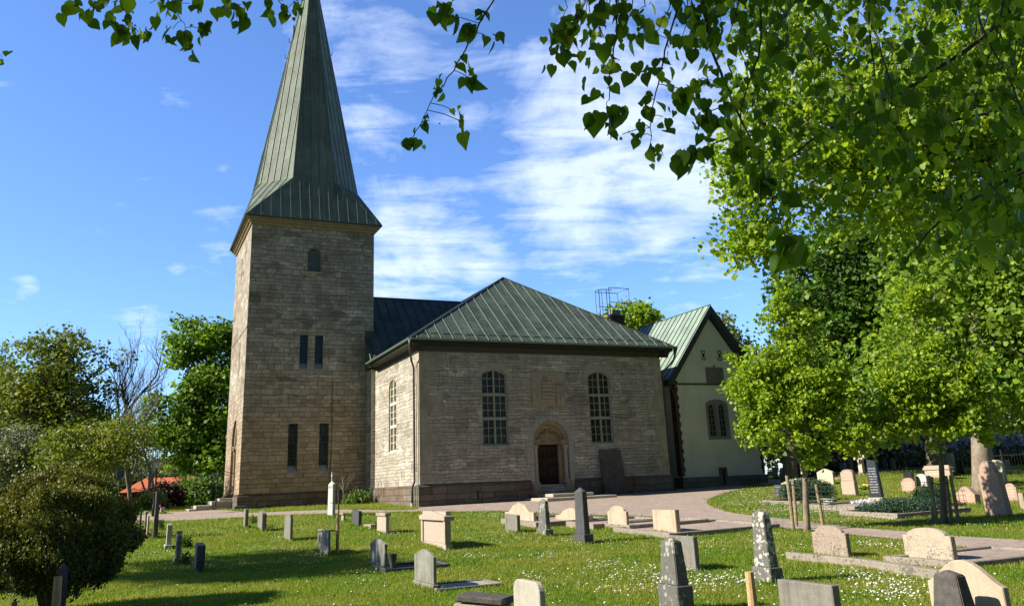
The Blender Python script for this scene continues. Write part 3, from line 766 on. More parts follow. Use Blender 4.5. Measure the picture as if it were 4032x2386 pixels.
for s in (-1, 1):
    MB().lathe([(.17, 0), (.17, .08), (.13, .15), (.10, .22), (.093, 1.55), (.12, 1.60), (.10, 1.66), (.17, 1.9), (.17, 1.98)], 16, (PC+s*.90, .14, 1.62)).build('portal_column', VOUS, church, smooth=True)
MB().box((PC-.95, .2, 1.0), (PC+.95, .7, 1.56)).build('threshold', STEP, church)
dd_ = MB().box((PC-.64, .585, 1.56), (PC+.64, .66, 3.66)).build('door', DOORW, church)
ih = MB()
for s in (-1, 1):
    for zc in (3.30, 2.75, 2.1):
        for t in range(2):
            c_ = (PC+s*(.18+.25*t), zc+.06*t)
            ih.tube([(c_[0]+.12*(1-i/20)*math.cos(i*.55+s), .575, c_[1]+.12*(1-i/20)*math.sin(i*.55+s)) for i in range(17)], .012, 4)
    ih.tube([(PC+s*.02, .575, 3.42), (PC+s*.58, .575, 3.48)], .014, 4); ih.tube([(PC+s*.05, .575, 2.4), (PC+s*.58, .575, 2.4)], .014, 4)
ih.build('iron_scrollwork', plain('rusty_iron', (.10, .055, .03), .7), dd_)
# relief panel high on the wall
rp = MB()
rp.prism([(6.34, 5.63), (6.86, 5.63), (6.86, 6.75), (6.88, 6.95), (6.98, 7.12), (7.12, 7.2), (7.12, 7.47), (6.34, 7.47)], -.07, -.0005)
rp.prism([(7.13, 7.2), (7.30, 7.15), (7.55, 7.02), (7.62, 6.85), (8.15, 6.85), (8.45, 7.1), (8.42, 7.46), (7.13, 7.47)], -.045, -.0005)
rp.box((7.80, -.09, 5.63), (8.32, -.0005, 6.72)); rp.box((6.87, -.03, 5.63), (7.79, -.0005, 5.98))
for i, zz_ in enumerate((6.02, 6.2, 6.42, 6.62, 6.8)):
    rp.box((6.90+.02*(i % 2), -.03-.012*(i % 3), zz_), (7.74-.05*(i % 3), -.0005, zz_+.15))
RELM = stone('weathered_relief_stone', (.38, .315, .225), (.27, .225, .16), sc=2.5, bump=.9)
rp.build('relief_panel', RELM, church, bevel=.015)
rf = MB()
for xx in (7.95, 8.17):
    blob(rf, (xx, -.10, 6.55), .085, (1, .5, 1.1)); blob(rf, (xx, -.09, 6.1), .11, (1, .4, 3.6)); rf.tube([(xx-.07, -.12, 6.4), (xx, -.13, 6.15), (xx+.05, -.12, 6.3)], .028, 5)
rf.tube([(6.6+.1*math.cos(i*.5)*(1-i/30), -.075, 6.25+.28*math.sin(i*.5)*(1-i/30)) for i in range(24)], .03, 5)
rf.build('relief_figures', RELM, church, smooth=True)
# roofs
AX = Vector((7.35, 5.5, 14.05)); RB = Vector((7.35, 13.0, 14.05))
EL, ER, EY, EZ = -.6, 15.35, -.6, 8.97
fl, frr = Vector((EL, EY, EZ)), Vector((ER, EY, EZ)); vl = Vector((EL, 7.95, EZ)); vr = Vector((ER, 7.95, EZ))
rt_ = MB(); ss = MB(); sr_ = MB()
for poly, sp0 in (([fl, frr, AX], .66), ([fl, AX, RB, vl], .62), ([frr, vr, RB, AX], .62)):
    rt_.add(poly, [tuple(range(len(poly)))]); seams(ss, poly, sp0, .035, .032)
for a, b in ((fl, AX), (frr, AX), (AX, RB)): edge_roll(sr_, a+Vector((0, 0, .02)), b+Vector((0, 0, .02)), .045)
troof = rt_.build('transept_roof', COP, church); ss.build('standing_seams', SEAM, troof); sr_.build('ridge_rolls', SEAMD, troof)
# snow guard fold along the eave
sg = MB()
n3 = (frr-fl).cross(AX-fl).normalized()
for i in range(23):
    x = .15+i*.66
    sg.box((x-.25, -.22, 9.28), (x+.25, -.16, 9.33))
sg.box((EL+.4, -.20, 9.26), (ER-.4, -.17, 9.285)); sg.build('snow_guard', SEAMD, troof)
na = MB(); ns = MB()
KN = (14.08-EZ)/(13-7.95)
p1 = [Vector((-.34, 7.95, EZ)), Vector((ER+.4, 7.95, EZ)), Vector((ER+.4, 13, 14.08)), Vector((.19, 13, 14.08)), Vector((.19, 9.7, EZ+1.75*KN)), Vector((-.34, 9.7, EZ+1.75*KN))]
na.add(p1, [(0, 1, 2, 3, 4, 5)]); na.add([(ER+.4, 18.05, EZ), (.22, 18.05, EZ), (.22, 13, 14.08), (ER+.4, 13, 14.08)], [(0, 1, 2, 3)])
na.add([(ER+.4, 7.95, EZ), (ER+.4, 18.05, EZ), (ER+.4, 13, 14.08)], [(0, 1, 2)])
na.add([(-.34, 7.95, EZ-.25), (-.34, 7.95, EZ-.01), (-.34, 9.69, EZ+1.75*KN-.01), (-.34, 9.69, EZ-.25)], [(0, 1, 2, 3)])
seams(ns, p1, .62, .045, .045); edge_roll(ns, (-.06, 13, 14.10), (ER, 13, 14.10), .05); edge_roll(ns, (-.34, 7.95, EZ+.02), (-.34, 9.7, EZ+1.75*KN+.02), .04)
nroof = na.build('nave_roof', COP, church); ns.build('standing_seams', SEAMD, nroof)
MB().box((-.34, 9.66, EZ+1.75*KN-.1), (.20, 9.695, EZ+1.75*KN+.42)).build('flashing', DARKCOP, nroof)
MB().box((.22, 17.6, .2), (15.6, 17.7, 8.7)).box((15.5, 8.5, .2), (15.6, 17.6, 8.7)).build('nave_wall', TRANS, church)
# fascia, soffit moulding and gutters
fa = MB()
fa.prismx([(EY+.03, 8.72), (EY+.10, 8.70), (-.18, 8.66), (-.02, 8.40), (-.0, 8.40), (-.0, 8.93), (EY+.03, 8.93)], EL+.05, ER-.05)
fa.prism([(EL+.03, 8.72), (-.16, 8.66), (-.003, 8.44), (-.003, 8.93), (EL+.03, 8.93)], EY+.06, 7.98)
fa.prism([(W0+.003, 8.40), (W0+.18, 8.66), (ER-.03, 8.72), (ER-.03, 8.93), (W0+.003, 8.93)], EY+.06, 7.98)
fa.build('fascia', FASCIA, church)
def gut(mb, a, b, r=.085):
    a, b = Vector(a), Vector(b); t = (b-a).normalized(); s_ = Vector((-t.y, t.x, 0)); n_ = 8; vs = []
    for p in (a, b):
        for rr in (r, r-.012):
            for i in range(n_+1):
                an = PI+PI*i/n_; vs.append(p + s_*rr*math.cos(an) + Z_*rr*math.sin(an))
    m_ = n_+1; fs = []
    for i in range(n_): fs += [(i, i+1, 2*m_+i+1, 2*m_+i), (m_+i+1, m_+i, 3*m_+i, 3*m_+i+1)]
    mb.add(vs, fs)
gt = MB(); gut(gt, (EL-.02, EY-.08, 8.96), (ER+.05, EY-.08, 8.93)); gut(gt, (EL-.08, EY-.06, 8.96), (EL-.08, 7.9, 8.90)); gt.build('gutter', plain('grey_copper_gutter', (.14, .18, .15), .5), church)
dp = MB().tube([(EL-.06, EY-.02, 8.9), (EL-.05, EY+.02, 8.55), (-.30, .35, 8.0), (-.12, .5, 7.6), (-.12, .5, 2.05), (-.12, .5, 1.95), (-.24, .5, 1.7), (-.24, .5, .9)], [.10, .06, .055, .055, .055, .055, .055, .06], 10)
dp.build('downpipe', PIPE, church, smooth=True)
MB().tube([(-.25, .5, .3), (-.25, .5, .95)], .085, 10).build('downpipe_foot', WHITEM, church)
MB().tube([(-.03, .12, 7.7), (-.03, .10, 5), (-.035, .11, 1.9), (-.14, .08, 1.6), (-.14, .05, .6)], .018, 6).build('lightning_cable', SEAM, church)
d2 = MB().tube([(ER+.18, EY+.1, 8.98), (ER+.17, EY+.1, 8.8), (ER+.12, EY+.12, 8.45), (ER+.05, EY+.2, 8.2), (W0+.12, .05, 7.45), (W0+.12, .1, 7.3), (W0+.12, .1, 2.0), (W0+.26, .1, 1.7), (W0+.26, .1, .9)], [.17, .13, .06, .055, .055, .055, .055, .055, .055], 10)
d2.build('downpipe', PIPE, church, smooth=True)

# --- plastered gable building
GY, GX0, GX1, GR, GZ, GA = 1.5, 16.62, 22.72, 19.67, 7.15, 11.62
gwin = arch(18.76, 20.42, 3.76, 5.80, .36)
gb = MB().wall((0, GY, 0), X_, -Y_, [(GX0, .2), (GX1, .2), (GX1, GZ), (GR, GA), (GX0, GZ)], [gwin], .12)
gb.add([(GX0, GY, .2), (GX0, 9.3, .2), (GX0, 9.3, GZ), (GX0, GY, GZ)], [(0, 3, 2, 1)]); gb.add([(GX1, GY, .2), (GX1, 12, .2), (GX1, 12, GZ), (GX1, GY, GZ)], [(0, 1, 2, 3)])
gb.build('gable_wall', RENDER, church)
bq = MB(); bq2 = MB()
for i in range(21):
    z = 1.7+i*.26; a = .24 if i % 2 else .17
    bq.box((GX0-.012, GY-.012, z), (GX0+a, GY-.0005, z+.255)); bq.box((GX0-.012, GY-.0005, z), (GX0-.0005, GY+.5, z+.255))
    bq2.box((GX1-a, GY-.012, z), (GX1+.012, GY-.0005, z+.255)); bq2.box((GX1+.0005, GY-.0005, z), (GX1+.012, GY+.5, z+.255))
bq.build('brick_corner', BRICK, church); bq2.build('brick_corner', BRICK, church)
gp = MB().box((GX0-.12, GY-.12, .1), (19.38, GY-.004, 1.62)).box((19.62, GY-.12, .1), (GX1+.12, GY-.004, 1.62)).box((19.38, GY-.12, .1), (19.62, GY-.004, 1.12)).box((GX0-.12, GY-.004, .1), (GX0-.014, 9, 1.62)).box((GX1+.014, GY-.004, .1), (GX1+.12, 9, 1.62))
gp.build('gable_plinth', PLIN, church, bevel=.02)
vn_ = MB().box((19.26, GY-.16, 1.0), (19.38, GY-.004, 2.0)).box((19.62, GY-.16, 1.0), (19.74, GY-.004, 2.0)).box((19.26, GY-.17, 2.002), (19.74, GY-.004, 2.12)).build('vent_niche', PLIN, church)
MB().box((19.383, GY-.03, 1.13), (19.617, GY-.004, 1.995)).build('vent_opening', FASCIA, vn_)
MB().box((GX0-.05, GY-.06, 7.02), (GX1+.05, GY-.0005, 7.12)).build('gable_string_course', plain('brown_string_course', (.10, .08, .05), .8), church)
l1, l2 = arch(18.93, 19.48, 3.96, 5.58, .34), arch(19.70, 20.25, 3.96, 5.58, .34)
sw = MB().wall((0, GY-.02, 0), X_, -Y_, gwin, [l1, l2], .22)
for i in range(len(gwin)):
    a, b = gwin[i], gwin[(i+1) % len(gwin)]; sw.add([(a[0], GY-.02, a[1]), (b[0], GY-.02, b[1]), (b[0], GY+.1, b[1]), (a[0], GY+.1, a[1])], [(0, 3, 2, 1)])
sw.build('window_surround', stone('grey_window_stone', (.27, .26, .22), (.20, .19, .165), sc=3, bump=.6), church)
for lx, ll in ((19.205, l1), (19.975, l2)):
    g_ = MB().add([(x, GY+.16, z) for x, z in ll], [tuple(range(len(ll)))]).build('window', GLASS, church)
    f_ = MB().box((lx-.012, GY+.12, 3.95), (lx+.012, GY+.15, 5.88))
    for i in range(1, 6): f_.box((lx-.25, GY+.12, 3.92+i*.33), (lx+.25, GY+.149, 3.945+i*.33))
    f_.wall((0, GY+.10, 0), X_, -Y_, ll, [arch(lx-.215, lx+.215, 3.97, 5.54, .32)], .03); f_.build('frame', FRAME, g_)
MB().box((19.04, GY-.03, 7.14), (20.38, GY-.0005, 8.12)).build('stone_plaque', GR_MD, church)
MB().box((19.68, GY-.06, 8.05), (19.73, GY-.031, 8.28)).build('plaque_hook', IRON, church)
for cx_ in (19.0, 20.24):
    an = MB()
    for s in (-1, 1):
        for q in (-1, 1):
            an.tube([(cx_+s*.05+s*.085*math.sin(t_*.42), GY-.03, 8.86+q*(.04+.20*min(1, t_/5)) + q*.06*math.sin(max(0, t_-4)*.6)) for t_ in range(10)], .02, 5)
        an.tube([(cx_+s*.03, GY-.03, 8.74), (cx_+s*.02, GY-.03, 8.86), (cx_+s*.03, GY-.03, 8.98)], .025, 5)
    an.build('wall_anchor', IRON, church)
gl, gr_, gt_ = Vector((16.05, 1.1, 7.30)), Vector((23.28, 1.1, 7.30)), Vector((GR, 1.1, 12.02))
bl, bt, br_ = Vector((16.05, 9.6, 7.30)), Vector((GR, 9.6, 12.02)), Vector((23.28, 12.6, 7.30))
gf = MB(); gs = MB()
q1 = [gl, gt_, bt, bl]; q2 = [gr_, br_, Vector((GR, 12.6, 12.02)), gt_]; q2 = [gr_, br_, bt, gt_]
gf.add(q1, [(3, 2, 1, 0)]); gf.add(q2, [(0, 1, 2, 3)]); gf.add([bl, bt, Vector((18.2, 12.6, 11.4))], [(0, 1, 2)])
seams(gs, q1, .58, .035, .04); edge_roll(gs, gt_, bt, .045)
groof = gf.build('gable_roof', COPW, church); gs.build('standing_seams', SEAMD, groof)
vg = MB()
for sgn, e in ((-1, gl), (1, gr_)):
    a = Vector((GR, 0, 12.0)); b = Vector((e.x, 0, e.z-.02)); dn = Vector((-(a.z-b.z)*0, 0, -.0)); nrm_ = Vector(((a.z-b.z)*-sgn, 0, -abs(a.x-b.x))).normalized()
    for y0, y1, th in ((1.08, 1.14, .30), (1.14, 1.44, .36), (1.44, 1.495, .46)):
        q = [(a.x, a.z), (b.x, b.z), (b.x+nrm_.x*th, b.z+nrm_.z*th), (a.x, a.z-th/max(.2, abs(nrm_.z)))]
        if sgn > 0: q = q[::-1]
        vg.prism(q, y0, y1)
vg.build('verge_boards', plain('dark_verge_boards', (.035, .042, .045), .6), church)
ge = MB().box((16.02, 1.12, 7.02), (16.6, 9.4, 7.22)).box((22.74, 1.12, 7.02), (23.2, 12, 7.22)); gut(ge, (15.98, 1.1, 7.28), (15.98, 9.3, 7.24)); ge.build('gable_gutter', DARKCOP, church)
MB().tube([(16.2, 1.35, 7.1), (16.45, 1.40, 6.5), (16.52, 1.38, 6.2), (16.50, 1.36, .9)], .055, 8).build('downpipe', PIPE, church)
# choir behind
ch = MB(); ch.add([(15.5, 8.6, 7.3), (26, 8.6, 7.3), (26, 12.9, 12.0), (15.5, 12.9, 12.0), (26, 17.2, 7.3), (15.5, 17.2, 7.3)], [(0, 1, 2, 3), (3, 2, 4, 5), (1, 4, 2)])
ch.build('choir_roof', COP, church); MB().box((15.6, 9.1, .2), (25.5, 16.8, 7.35)).build('choir_wall', RENDER, church)
cm = MB().box((18.75, 11.6, 9.5), (19.85, 12.6, 13.25)).box((18.68, 11.53, 13.25), (19.92, 12.67, 13.4)).build('chimney', BRICK, church)
MB().box((18.95, 11.8, 13.4), (19.65, 12.4, 13.85)).build('chimney_cap', SEAM, cm)
cg = MB()
cc = Vector((18.3, 11.9, 0))
for zz_ in (13.35, 15.25):
    cg.tube([(cc.x+.55*math.cos(i*PI/9+PI/2), cc.y+.55*math.sin(i*PI/9+PI/2), zz_) for i in range(10)], .028, 5)
    cg.tube([(cc.x, cc.y-.55, zz_), (cc.x+.5, cc.y-.55, zz_)], .028, 5)
for an in (90, 150, 210, 270): cg.tube([(cc.x+.55*math.cos(math.radians(an)), cc.y+.55*math.sin(math.radians(an)), 11.5), (cc.x+.55*math.cos(math.radians(an)), cc.y+.55*math.sin(math.radians(an)), 15.25)], .028, 5)
for zz_ in (13.4, 14.3, 15.4):
    cg.tube([(cc.x+.2, cc.y-.6, zz_), (20.2, 11.3, zz_), (20.2, 12.9, zz_), (cc.x+.2, 12.9, zz_)][:(4 if zz_ > 14 else 3)], .028, 5)
for a, b in ((18.5, 11.3), (20.2, 11.3), (20.2, 12.9), (18.8, 12.9)): cg.tube([(a, b, 11.6), (a, b, 15.4)], .028, 5)
cg.build('roof_safety_cage', plain('galvanised_steel', (.16, .17, .18), .4, .5), church)

# ------------------------------------------------------------------ ground
def terrain():
    ys = [-30, -15, -5, 0] + [4+i for i in range(60)] + [66+3*i for i in range(16)] + [120, 150, 200, 300, 500, 900, 1600]
    xs = sorted(set([-1500, -800, -400, -200, -120] + [-90+3*i for i in range(61)] + [120, 200, 400, 800, 1500]))
    V = np.array([(x, y, hgt(y, x)) for y in ys for x in xs]); nx = len(xs)
    Fa = np.array([(j*nx+i, j*nx+i+1, (j+1)*nx+i+1, (j+1)*nx+i) for j in range(len(ys)-1) for i in range(nx-1)])
    return tag(npmesh('ground', V, Fa, LAWN), kind='structure')
terrain()

def smooth_poly(pts, k=4):
    """Catmull-Rom through closed points"""
    n = len(pts); out = []
    for i in range(n):
        p0, p1, p2, p3 = (Vector(pts[(i+j) % n]) for j in (-1, 0, 1, 2))
        for s in range(k):
            t = s/k; out.append(.5*((2*p1)+(p2-p0)*t+(2*p0-5*p1+4*p2-p3)*t*t+(3*p1-p0-3*p2+p3)*t**3))
    return out

def sheet(name, px, mat, dz=.012, kind='structure', step=1.0, world=False, curve=True):
    P = [(Vector(p) if world else G(*p)) for p in px]
    P = [Vector((p.x, p.y, 0)) for p in P]
    if curve: P = smooth_poly(P, 4)
    bm = bmesh.new(); vs = [bm.verts.new(p) for p in P]
    ed = [bm.edges.new((vs[i], vs[(i+1) % len(vs)])) for i in range(len(vs))]
    bmesh.ops.triangle_fill(bm, use_beauty=True, edges=ed)
    y0 = min(p.y for p in P); y1 = max(p.y for p in P); y = math.floor(y0)
    while y < y1:
        y += step if y < 24 else 4
        bmesh.ops.bisect_plane(bm, geom=bm.verts[:]+bm.edges[:]+bm.faces[:], plane_co=(0, y, 0), plane_no=(0, 1, 0), dist=1e-5)
    bmesh.ops.triangulate(bm, faces=bm.faces[:])
    for v in bm.verts: v.co.z = hgt(v.co.y, v.co.x) + dz
    bmesh.ops.recalc_face_normals(bm, faces=bm.faces)
    if bm.faces and sum(f.normal.z for f in bm.faces) < 0: bmesh.ops.reverse_faces(bm, faces=bm.faces)
    me = bpy.data.meshes.new(name); bm.to_mesh(me); bm.free()
    return tag(link(name, me, mat), kind=kind), [(p.x, p.y) for p in P]

PATH_LO = [(560, 2052), (870, 2041), (1000, 2033), (1100, 2028), (1250, 2023), (1382, 2019), (1520, 2016), (1645, 2014), (1800, 2014), (1993, 2013), (2195, 2025), (2475, 2031), (2681, 2040), (2900, 2059), (3039, 2075), (3200, 2089), (3344, 2105), (3570, 2127), (3778, 2153), (4032, 2181), (4300, 2208)]
PATH_UP = [(4300, 2150), (4032, 2127), (3778, 2111), (3560, 2092), (3362, 2077), (3180, 2055), (3029, 2036), (2900, 2022), (2835, 2006), (2792, 1988), (2783, 1972), (2812, 1955), (2880, 1934), (2960, 1918), (3042, 1908), (3140, 1898), (3290, 1888)]
PATH_BK = [(3290, 1880), (3140, 1886), (3010, 1888), (2900, 1893), (2750, 1903), (2650, 1909), (2400, 1930), (2150, 1950), (1900, 1970), (1680, 1992), (1640, 2005), (1560, 2009), (1339, 2007), (1163, 2012), (990, 2019), (960, 2016), (840, 2008), (560, 2026)]
path, path_poly = sheet('gravel_path', PATH_LO+PATH_UP+PATH_BK, GRAV)

def inside(px, py, poly):
    x, y = px, py; c = np.zeros(len(x), bool); n = len(poly)
    for i in range(n):
        x0, y0 = poly[i]; x1, y1 = poly[i-1]
        cond = ((y0 > y) != (y1 > y))
        with np.errstate(divide='ignore', invalid='ignore'):
            xi = (x1-x0)*(y-y0)/((y1-y0) if y1 != y0 else 1e-9)+x0
        c ^= cond & (x < xi)
    return c
no_grass = [path_poly]
ch_poly = []
for a, b in ((-7.5, 9.65), (-.1, 9.65), (0, -.05), (14.8, -.05), (14.8, 1.5), (22.8, 1.5), (22.8, 20), (-7.6, 20)):
    p = C0 + Vector((math.cos(RZ)*a - math.sin(RZ)*b, math.sin(RZ)*a+math.cos(RZ)*b, 0)); ch_poly.append((p.x, p.y))
no_grass.append(ch_poly)

# ------------------------------------------------------------------ gravestones
VD = Vector((-math.cos(YAW), math.sin(YAW), 0)); UD = Vector((math.sin(YAW), math.cos(YAW), 0))
SR_ = -YAW        # rotation that lays local x along the stone's face (towards the viewer) and local y into the stone

def bis(f, lo, hi):
    a = f(lo)
    for _ in range(50):
        m_ = (lo+hi)/2
        if (f(m_) > 0) == (a > 0): lo = m_
        else: hi = m_
    return (lo+hi)/2

def profile(shape, w, h):
    if shape == 'flat': return [(0, 0), (w, 0), (w, h), (0, h)]
    if shape == 'slant': return [(0, 0), (w, 0), (w, h*.95), (0, h)]
    if shape == 'notch': return [(0, 0), (w, 0), (w, h*.9), (w*.93, h*.9), (w*.93, h), (w*.07, h), (w*.07, h*.9), (0, h*.9)]
    if shape == 'point': return [(0, 0), (w, 0), (w, h*.84), (w*.93, h*.84), (w*.5, h), (w*.07, h*.84), (0, h*.84)]
    if shape == 'pedi': return [(0, 0), (w, 0), (w, h*.87), (w*.5, h), (0, h*.87)]
    if shape in ('round', 'shoulder', 'full', 'peak'):
        if shape == 'round': a, b, z0 = 0, w, h*.74
        elif shape == 'full': a, b, z0 = 0, w, h-w*.5
        elif shape == 'peak': a, b, z0 = 0, w, h*.80
        else: a, b, z0 = w*.10, w*.90, h*.78
        p = [(0, 0), (w, 0)] + ([(w, z0)] if shape == 'shoulder' else [])
        for i in range(0, 13):
            t = PI*i/12; e = .75 if shape == 'peak' else 1
            p.append(((a+b)/2+(b-a)/2*math.cos(t), z0+(h-z0)*math.sin(t)**e if shape != 'peak' else z0+(h-z0)*(1-abs(math.cos(t))**1.25)))
        if shape == 'shoulder': p.append((0, z0))
        return p
    if shape == 'corner': # flat top with rounded corners
        r = w*.18; p = [(0, 0), (w, 0)]
        for i in range(6): t = PI/2*i/5; p.append((w-r+r*math.cos(t), h-r+r*math.sin(t)))
        for i in range(6): t = PI/2+PI/2*i/5; p.append((r+r*math.cos(t), h-r+r*math.sin(t)))
        return p
    if shape == 'scroll':
        p = [(0, 0), (w, 0), (w, h*.55), (w*.90, h*.55)]
        for i in range(1, 9): t = i/8; p.append((w*(.90-.25*t), h*(.55+.35*(t*t*(3-2*t)))))
        for i in range(0, 7): t = i/6; p.append((w*(.60-.20*t), h*(.93+.07*math.sin(t*PI))))
        for i in range(0, 8): t = i/8; p.append((w*(.35-.25*t), h*(.90-.35*(t*t*(3-2*t)))))
        return p + [(w*.10, h*.55), (0, h*.55)]
    if shape == 'lowcurve':
        p = [(0, 0), (w, 0), (w, h*.60)]
        for i in range(13): t = i/12; p.append((w*(.97-.94*t), h*(.60+.40*math.sin(PI*t)**1.2)))
        return p + [(0, h*.60)]
    raise ValueError(shape)

stones = []
def grave(c, xl, xr, yt, shape, mat, label, plinth=0, pmat=None, inset=.10, taper=1.0, tilt=(0, 0), cap=None, letters=None, rough=False, jit=0, group=None, name='gravestone', cat='gravestone', base=None, hmax=None, tw=None, plw=None):
    """c: pixel of the lower corner where lit face and side meet; xl, xr: pixel reach of the two faces; yt: pixel of the top"""
    c = (c[0], max(c[1], 1913-.0426*(c[0]-2016)+9)) if c[0] > 3000 else c
    P = G(*c)
    if base: P = at(c[0], c[1], base)
    ldir = VD; tdir = UD
    wd = bis(lambda t: proj(P+ldir*t)[0]-xl, 0, 6) if xl < c[0] else .1
    if c[0] < 1000: wd = min(wd, .62) if proj(P+ldir*.5)[0] < c[0]-1 else .5
    th = bis(lambda t: proj(P+tdir*t)[0]-xr, 0, 4) if xr > c[0] else .08
    if tw: th = tw
    th = min(th, .9)
    mid = P + ldir*wd*.5
    h = bis(lambda t: proj(mid+Z_*t)[1]-yt, 0, 6)
    o = P + ldir*wd   # far left corner of the lit face
    root = empty(name, (o.x, o.y, o.z), SR_+jit, label=label, cat=cat, group=group)
    root.rotation_euler[0] = tilt[0]; root.rotation_euler[1] = tilt[1]
    z0 = 0; ins = 0
    if plinth:
        ph = h*plinth; ins = inset*min(wd, th*2.2)
        b = MB().box((0, 0, -.12), (wd, th, ph)); b.build('plinth', pmat or mat, root, bevel=min(.012, th*.1)); z0 = ph-.002
    w2, t2, h2 = wd-2*ins, th-2*min(ins, th*.2), h-z0
    iy = min(ins, th*.2)
    b = MB()
    if shape == 'obelisk':
        k = taper; d1, d2 = w2*(1-k)/2, t2*(1-k)/2; zp = h2*.90
        b.add([(0, 0, 0), (w2, 0, 0), (w2, t2, 0), (0, t2, 0), (d1, d2, zp), (w2-d1, d2, zp), (w2-d1, t2-d2, zp), (d1, t2-d2, zp), (w2/2, t2/2, h2)],
              [(0, 3, 2, 1), (0, 1, 5, 4), (1, 2, 6, 5), (2, 3, 7, 6), (3, 0, 4, 7), (4, 5, 8), (5, 6, 8), (6, 7, 8), (7, 4, 8)])
    else:
        b.prism(profile(shape, w2, h2), 0, t2)
        if taper != 1:
            b.v = [(w2/2+(x-w2/2)*(1-(1-taper)*z/h2), t2/2+(y-t2/2)*(1-(1-taper)*z/h2), z) for x, y, z in b.v]
    b.v = [(x+ins, y+iy, z+z0-(.1 if not plinth and z < 1e-4 else 0)) for x, y, z in b.v]
    nm = {'obelisk': 'shaft'}.get(shape, 'slab')
    so_ = b.build(nm, mat, root, bevel=min(.010, th*.12), seg=2 if th > .12 else 1)
    if rough:
        me = so_.data; bm = bmesh.new(); bm.from_mesh(me)
        bmesh.ops.subdivide_edges(bm, edges=[e for e in bm.edges if e.calc_length() > .12], cuts=6, use_grid_fill=True)
        rr = random.Random(len(stones))
        for v in bm.verts:
            if v.co.y > iy+t2*.08: v.co += Vector((rr.uniform(-.4, 1)*.012, rr.uniform(-1, 1)*.018, rr.uniform(-1, 1)*.012))
        bm.to_mesh(me); bm.free()
    if cap:
        ch_, ov, cs = cap; zb = h*(1-ch_)
        cbm = MB()
        pts = [(-ov, zb), (wd+ov, zb), (wd+ov, zb+(h-zb)*.5), (wd*.5, h*1.002+.0), (-ov, zb+(h-zb)*.5)] if cs == 'pedi' else [(-ov, zb), (wd+ov, zb), (wd+ov, h+.003), (-ov, h+.003)]
        cbm.prism(pts, -ov, th+ov).build('cap', pmat or mat, root, bevel=.01)
    if letters:
        n_, z_a, z_b, lm_, fill = letters
        lb = MB(); rr = random.Random(len(stones)+5)
        for i in range(n_):
            zz_ = z0+h2*(z_b-(z_b-z_a)*i/max(1, n_-1)); hh = h2*(z_b-z_a)/max(1, n_)*.5
            dd = iy + (t2*(1-taper)/2)*(zz_-z0)/h2
            cx_ = wd/2; ww = w2*fill*(1-(1-taper)*(zz_-z0)/h2)*rr.uniform(.7, 1); x = cx_-ww/2
            while x < cx_+ww/2:
                l = hh*rr.uniform(.4, .75); lb.box((x, dd-.004, zz_), (x+l, dd+.002, zz_+hh)); x += l+hh*.28 + (hh*.5 if rr.random() < .2 else 0)
        lb.build('inscription', lm_, root)
    stones.append((root, P, wd, th, h))
    return root, P, wd, th, h

g = grave
# --- left lawn
g((190, 2470), 168, 246, 2216, 'obelisk', GR_DK, 'tall dark tapering gravestone standing in the shade in front of the yew bush', taper=.72, jit=.05)
g((36, 2440), 6, 48, 2361, 'flat', GR_MD, 'small grey gravestone cut off at the bottom left corner of the photo')
g((546, 2092), 538, 554, 2003, 'flat', GR_DK, 'narrow dark gravestone half hidden behind the right edge of the yew bush')
g((566, 2106), 550, 575, 2012, 'flat', GR_DK, 'dark gravestone with whitish cap beside the tall rough pillar, left of it', plinth=.10, pmat=GR_LT, cap=(.10, .02, 'flat'))
g((574, 2116), 563, 586, 2030, 'flat', PINK, 'slim brownish gravestone pressed against the tall rough pillar', plinth=.1)
g((601, 2123), 578, 619, 1934, 'flat', GR_RG, 'tall rough hewn stone pillar in front of the lamp post', taper=.80, rough=True)
g((648, 2164), 636, 680, 2062, 'corner', GR_LT, 'pale greenish headstone with rounded top on a wide plinth, left of the dark plant', plinth=.18, inset=.28)
g((685, 2226), 665, 717, 2089, 'point', GR_MD, 'narrow grey headstone with sloping shoulders on a square plinth', plinth=.20, inset=.22)
g((770, 2258), 743, 803, 2137, 'flat', GR_DK, 'dark slab headstone leaning slightly right with a light streaked face', tilt=(0, .07), taper=1.0)
g((960, 2081), 948, 981, 2002, 'notch', GR_MD, 'grey headstone with notched shoulders left of the small dry shrub', tilt=(0, .04), plinth=.08, inset=.1)
g((1031, 2093), 1013, 1048, 2008, 'point', GR_MD, 'grey headstone with pointed top right of the small dry shrub')
g((1139, 2132), 1113, 1156, 2027, 'notch', GR_MD, 'grey headstone with notched top standing alone on a low plinth in the left lawn', plinth=.10, inset=.14)
g((1411, 2075), 1385, 1424, 2005, 'flat', GR_DK, 'small dark slab leaning to the right near the gravel path', tilt=(0, .06))
g((1519, 2103), 1484, 1533, 2018, 'flat', PINKP, 'pinkish headstone with projecting flat cap', cap=(.16, .035, 'flat'), pmat=SANDG)
g((1460, 2086), 1431, 1486, 2064, 'flat', SANDG, 'low square block of brown stone lying left of the pinkish capped headstone', name='stone_block', cat='stone block')
g((1351, 2056), 1339, 1364, 2019, 'flat', SANDG, 'small brown pedestal with cap and foot slab beside the tall white obelisk', plinth=.15, inset=.2, cap=(.16, .03, 'flat'), name='stone_pedestal', cat='pedestal')
g((1290, 2188), 1246, 1304, 2085, 'flat', GR_MD, 'plain grey headstone strapped to a short wooden stake', plinth=.18, inset=.10)
g((1510, 2246), 1452, 1532, 2118, 'peak', GR_GR, 'mottled grey headstone with one rounded shoulder and rough broken edge', plinth=.10, rough=True)
g((1705, 2329), 1625, 1728, 2160, 'peak', GR_GR, 'greenish grey headstone with peaked curved top in the centre foreground lawn', plinth=.16, inset=.16)
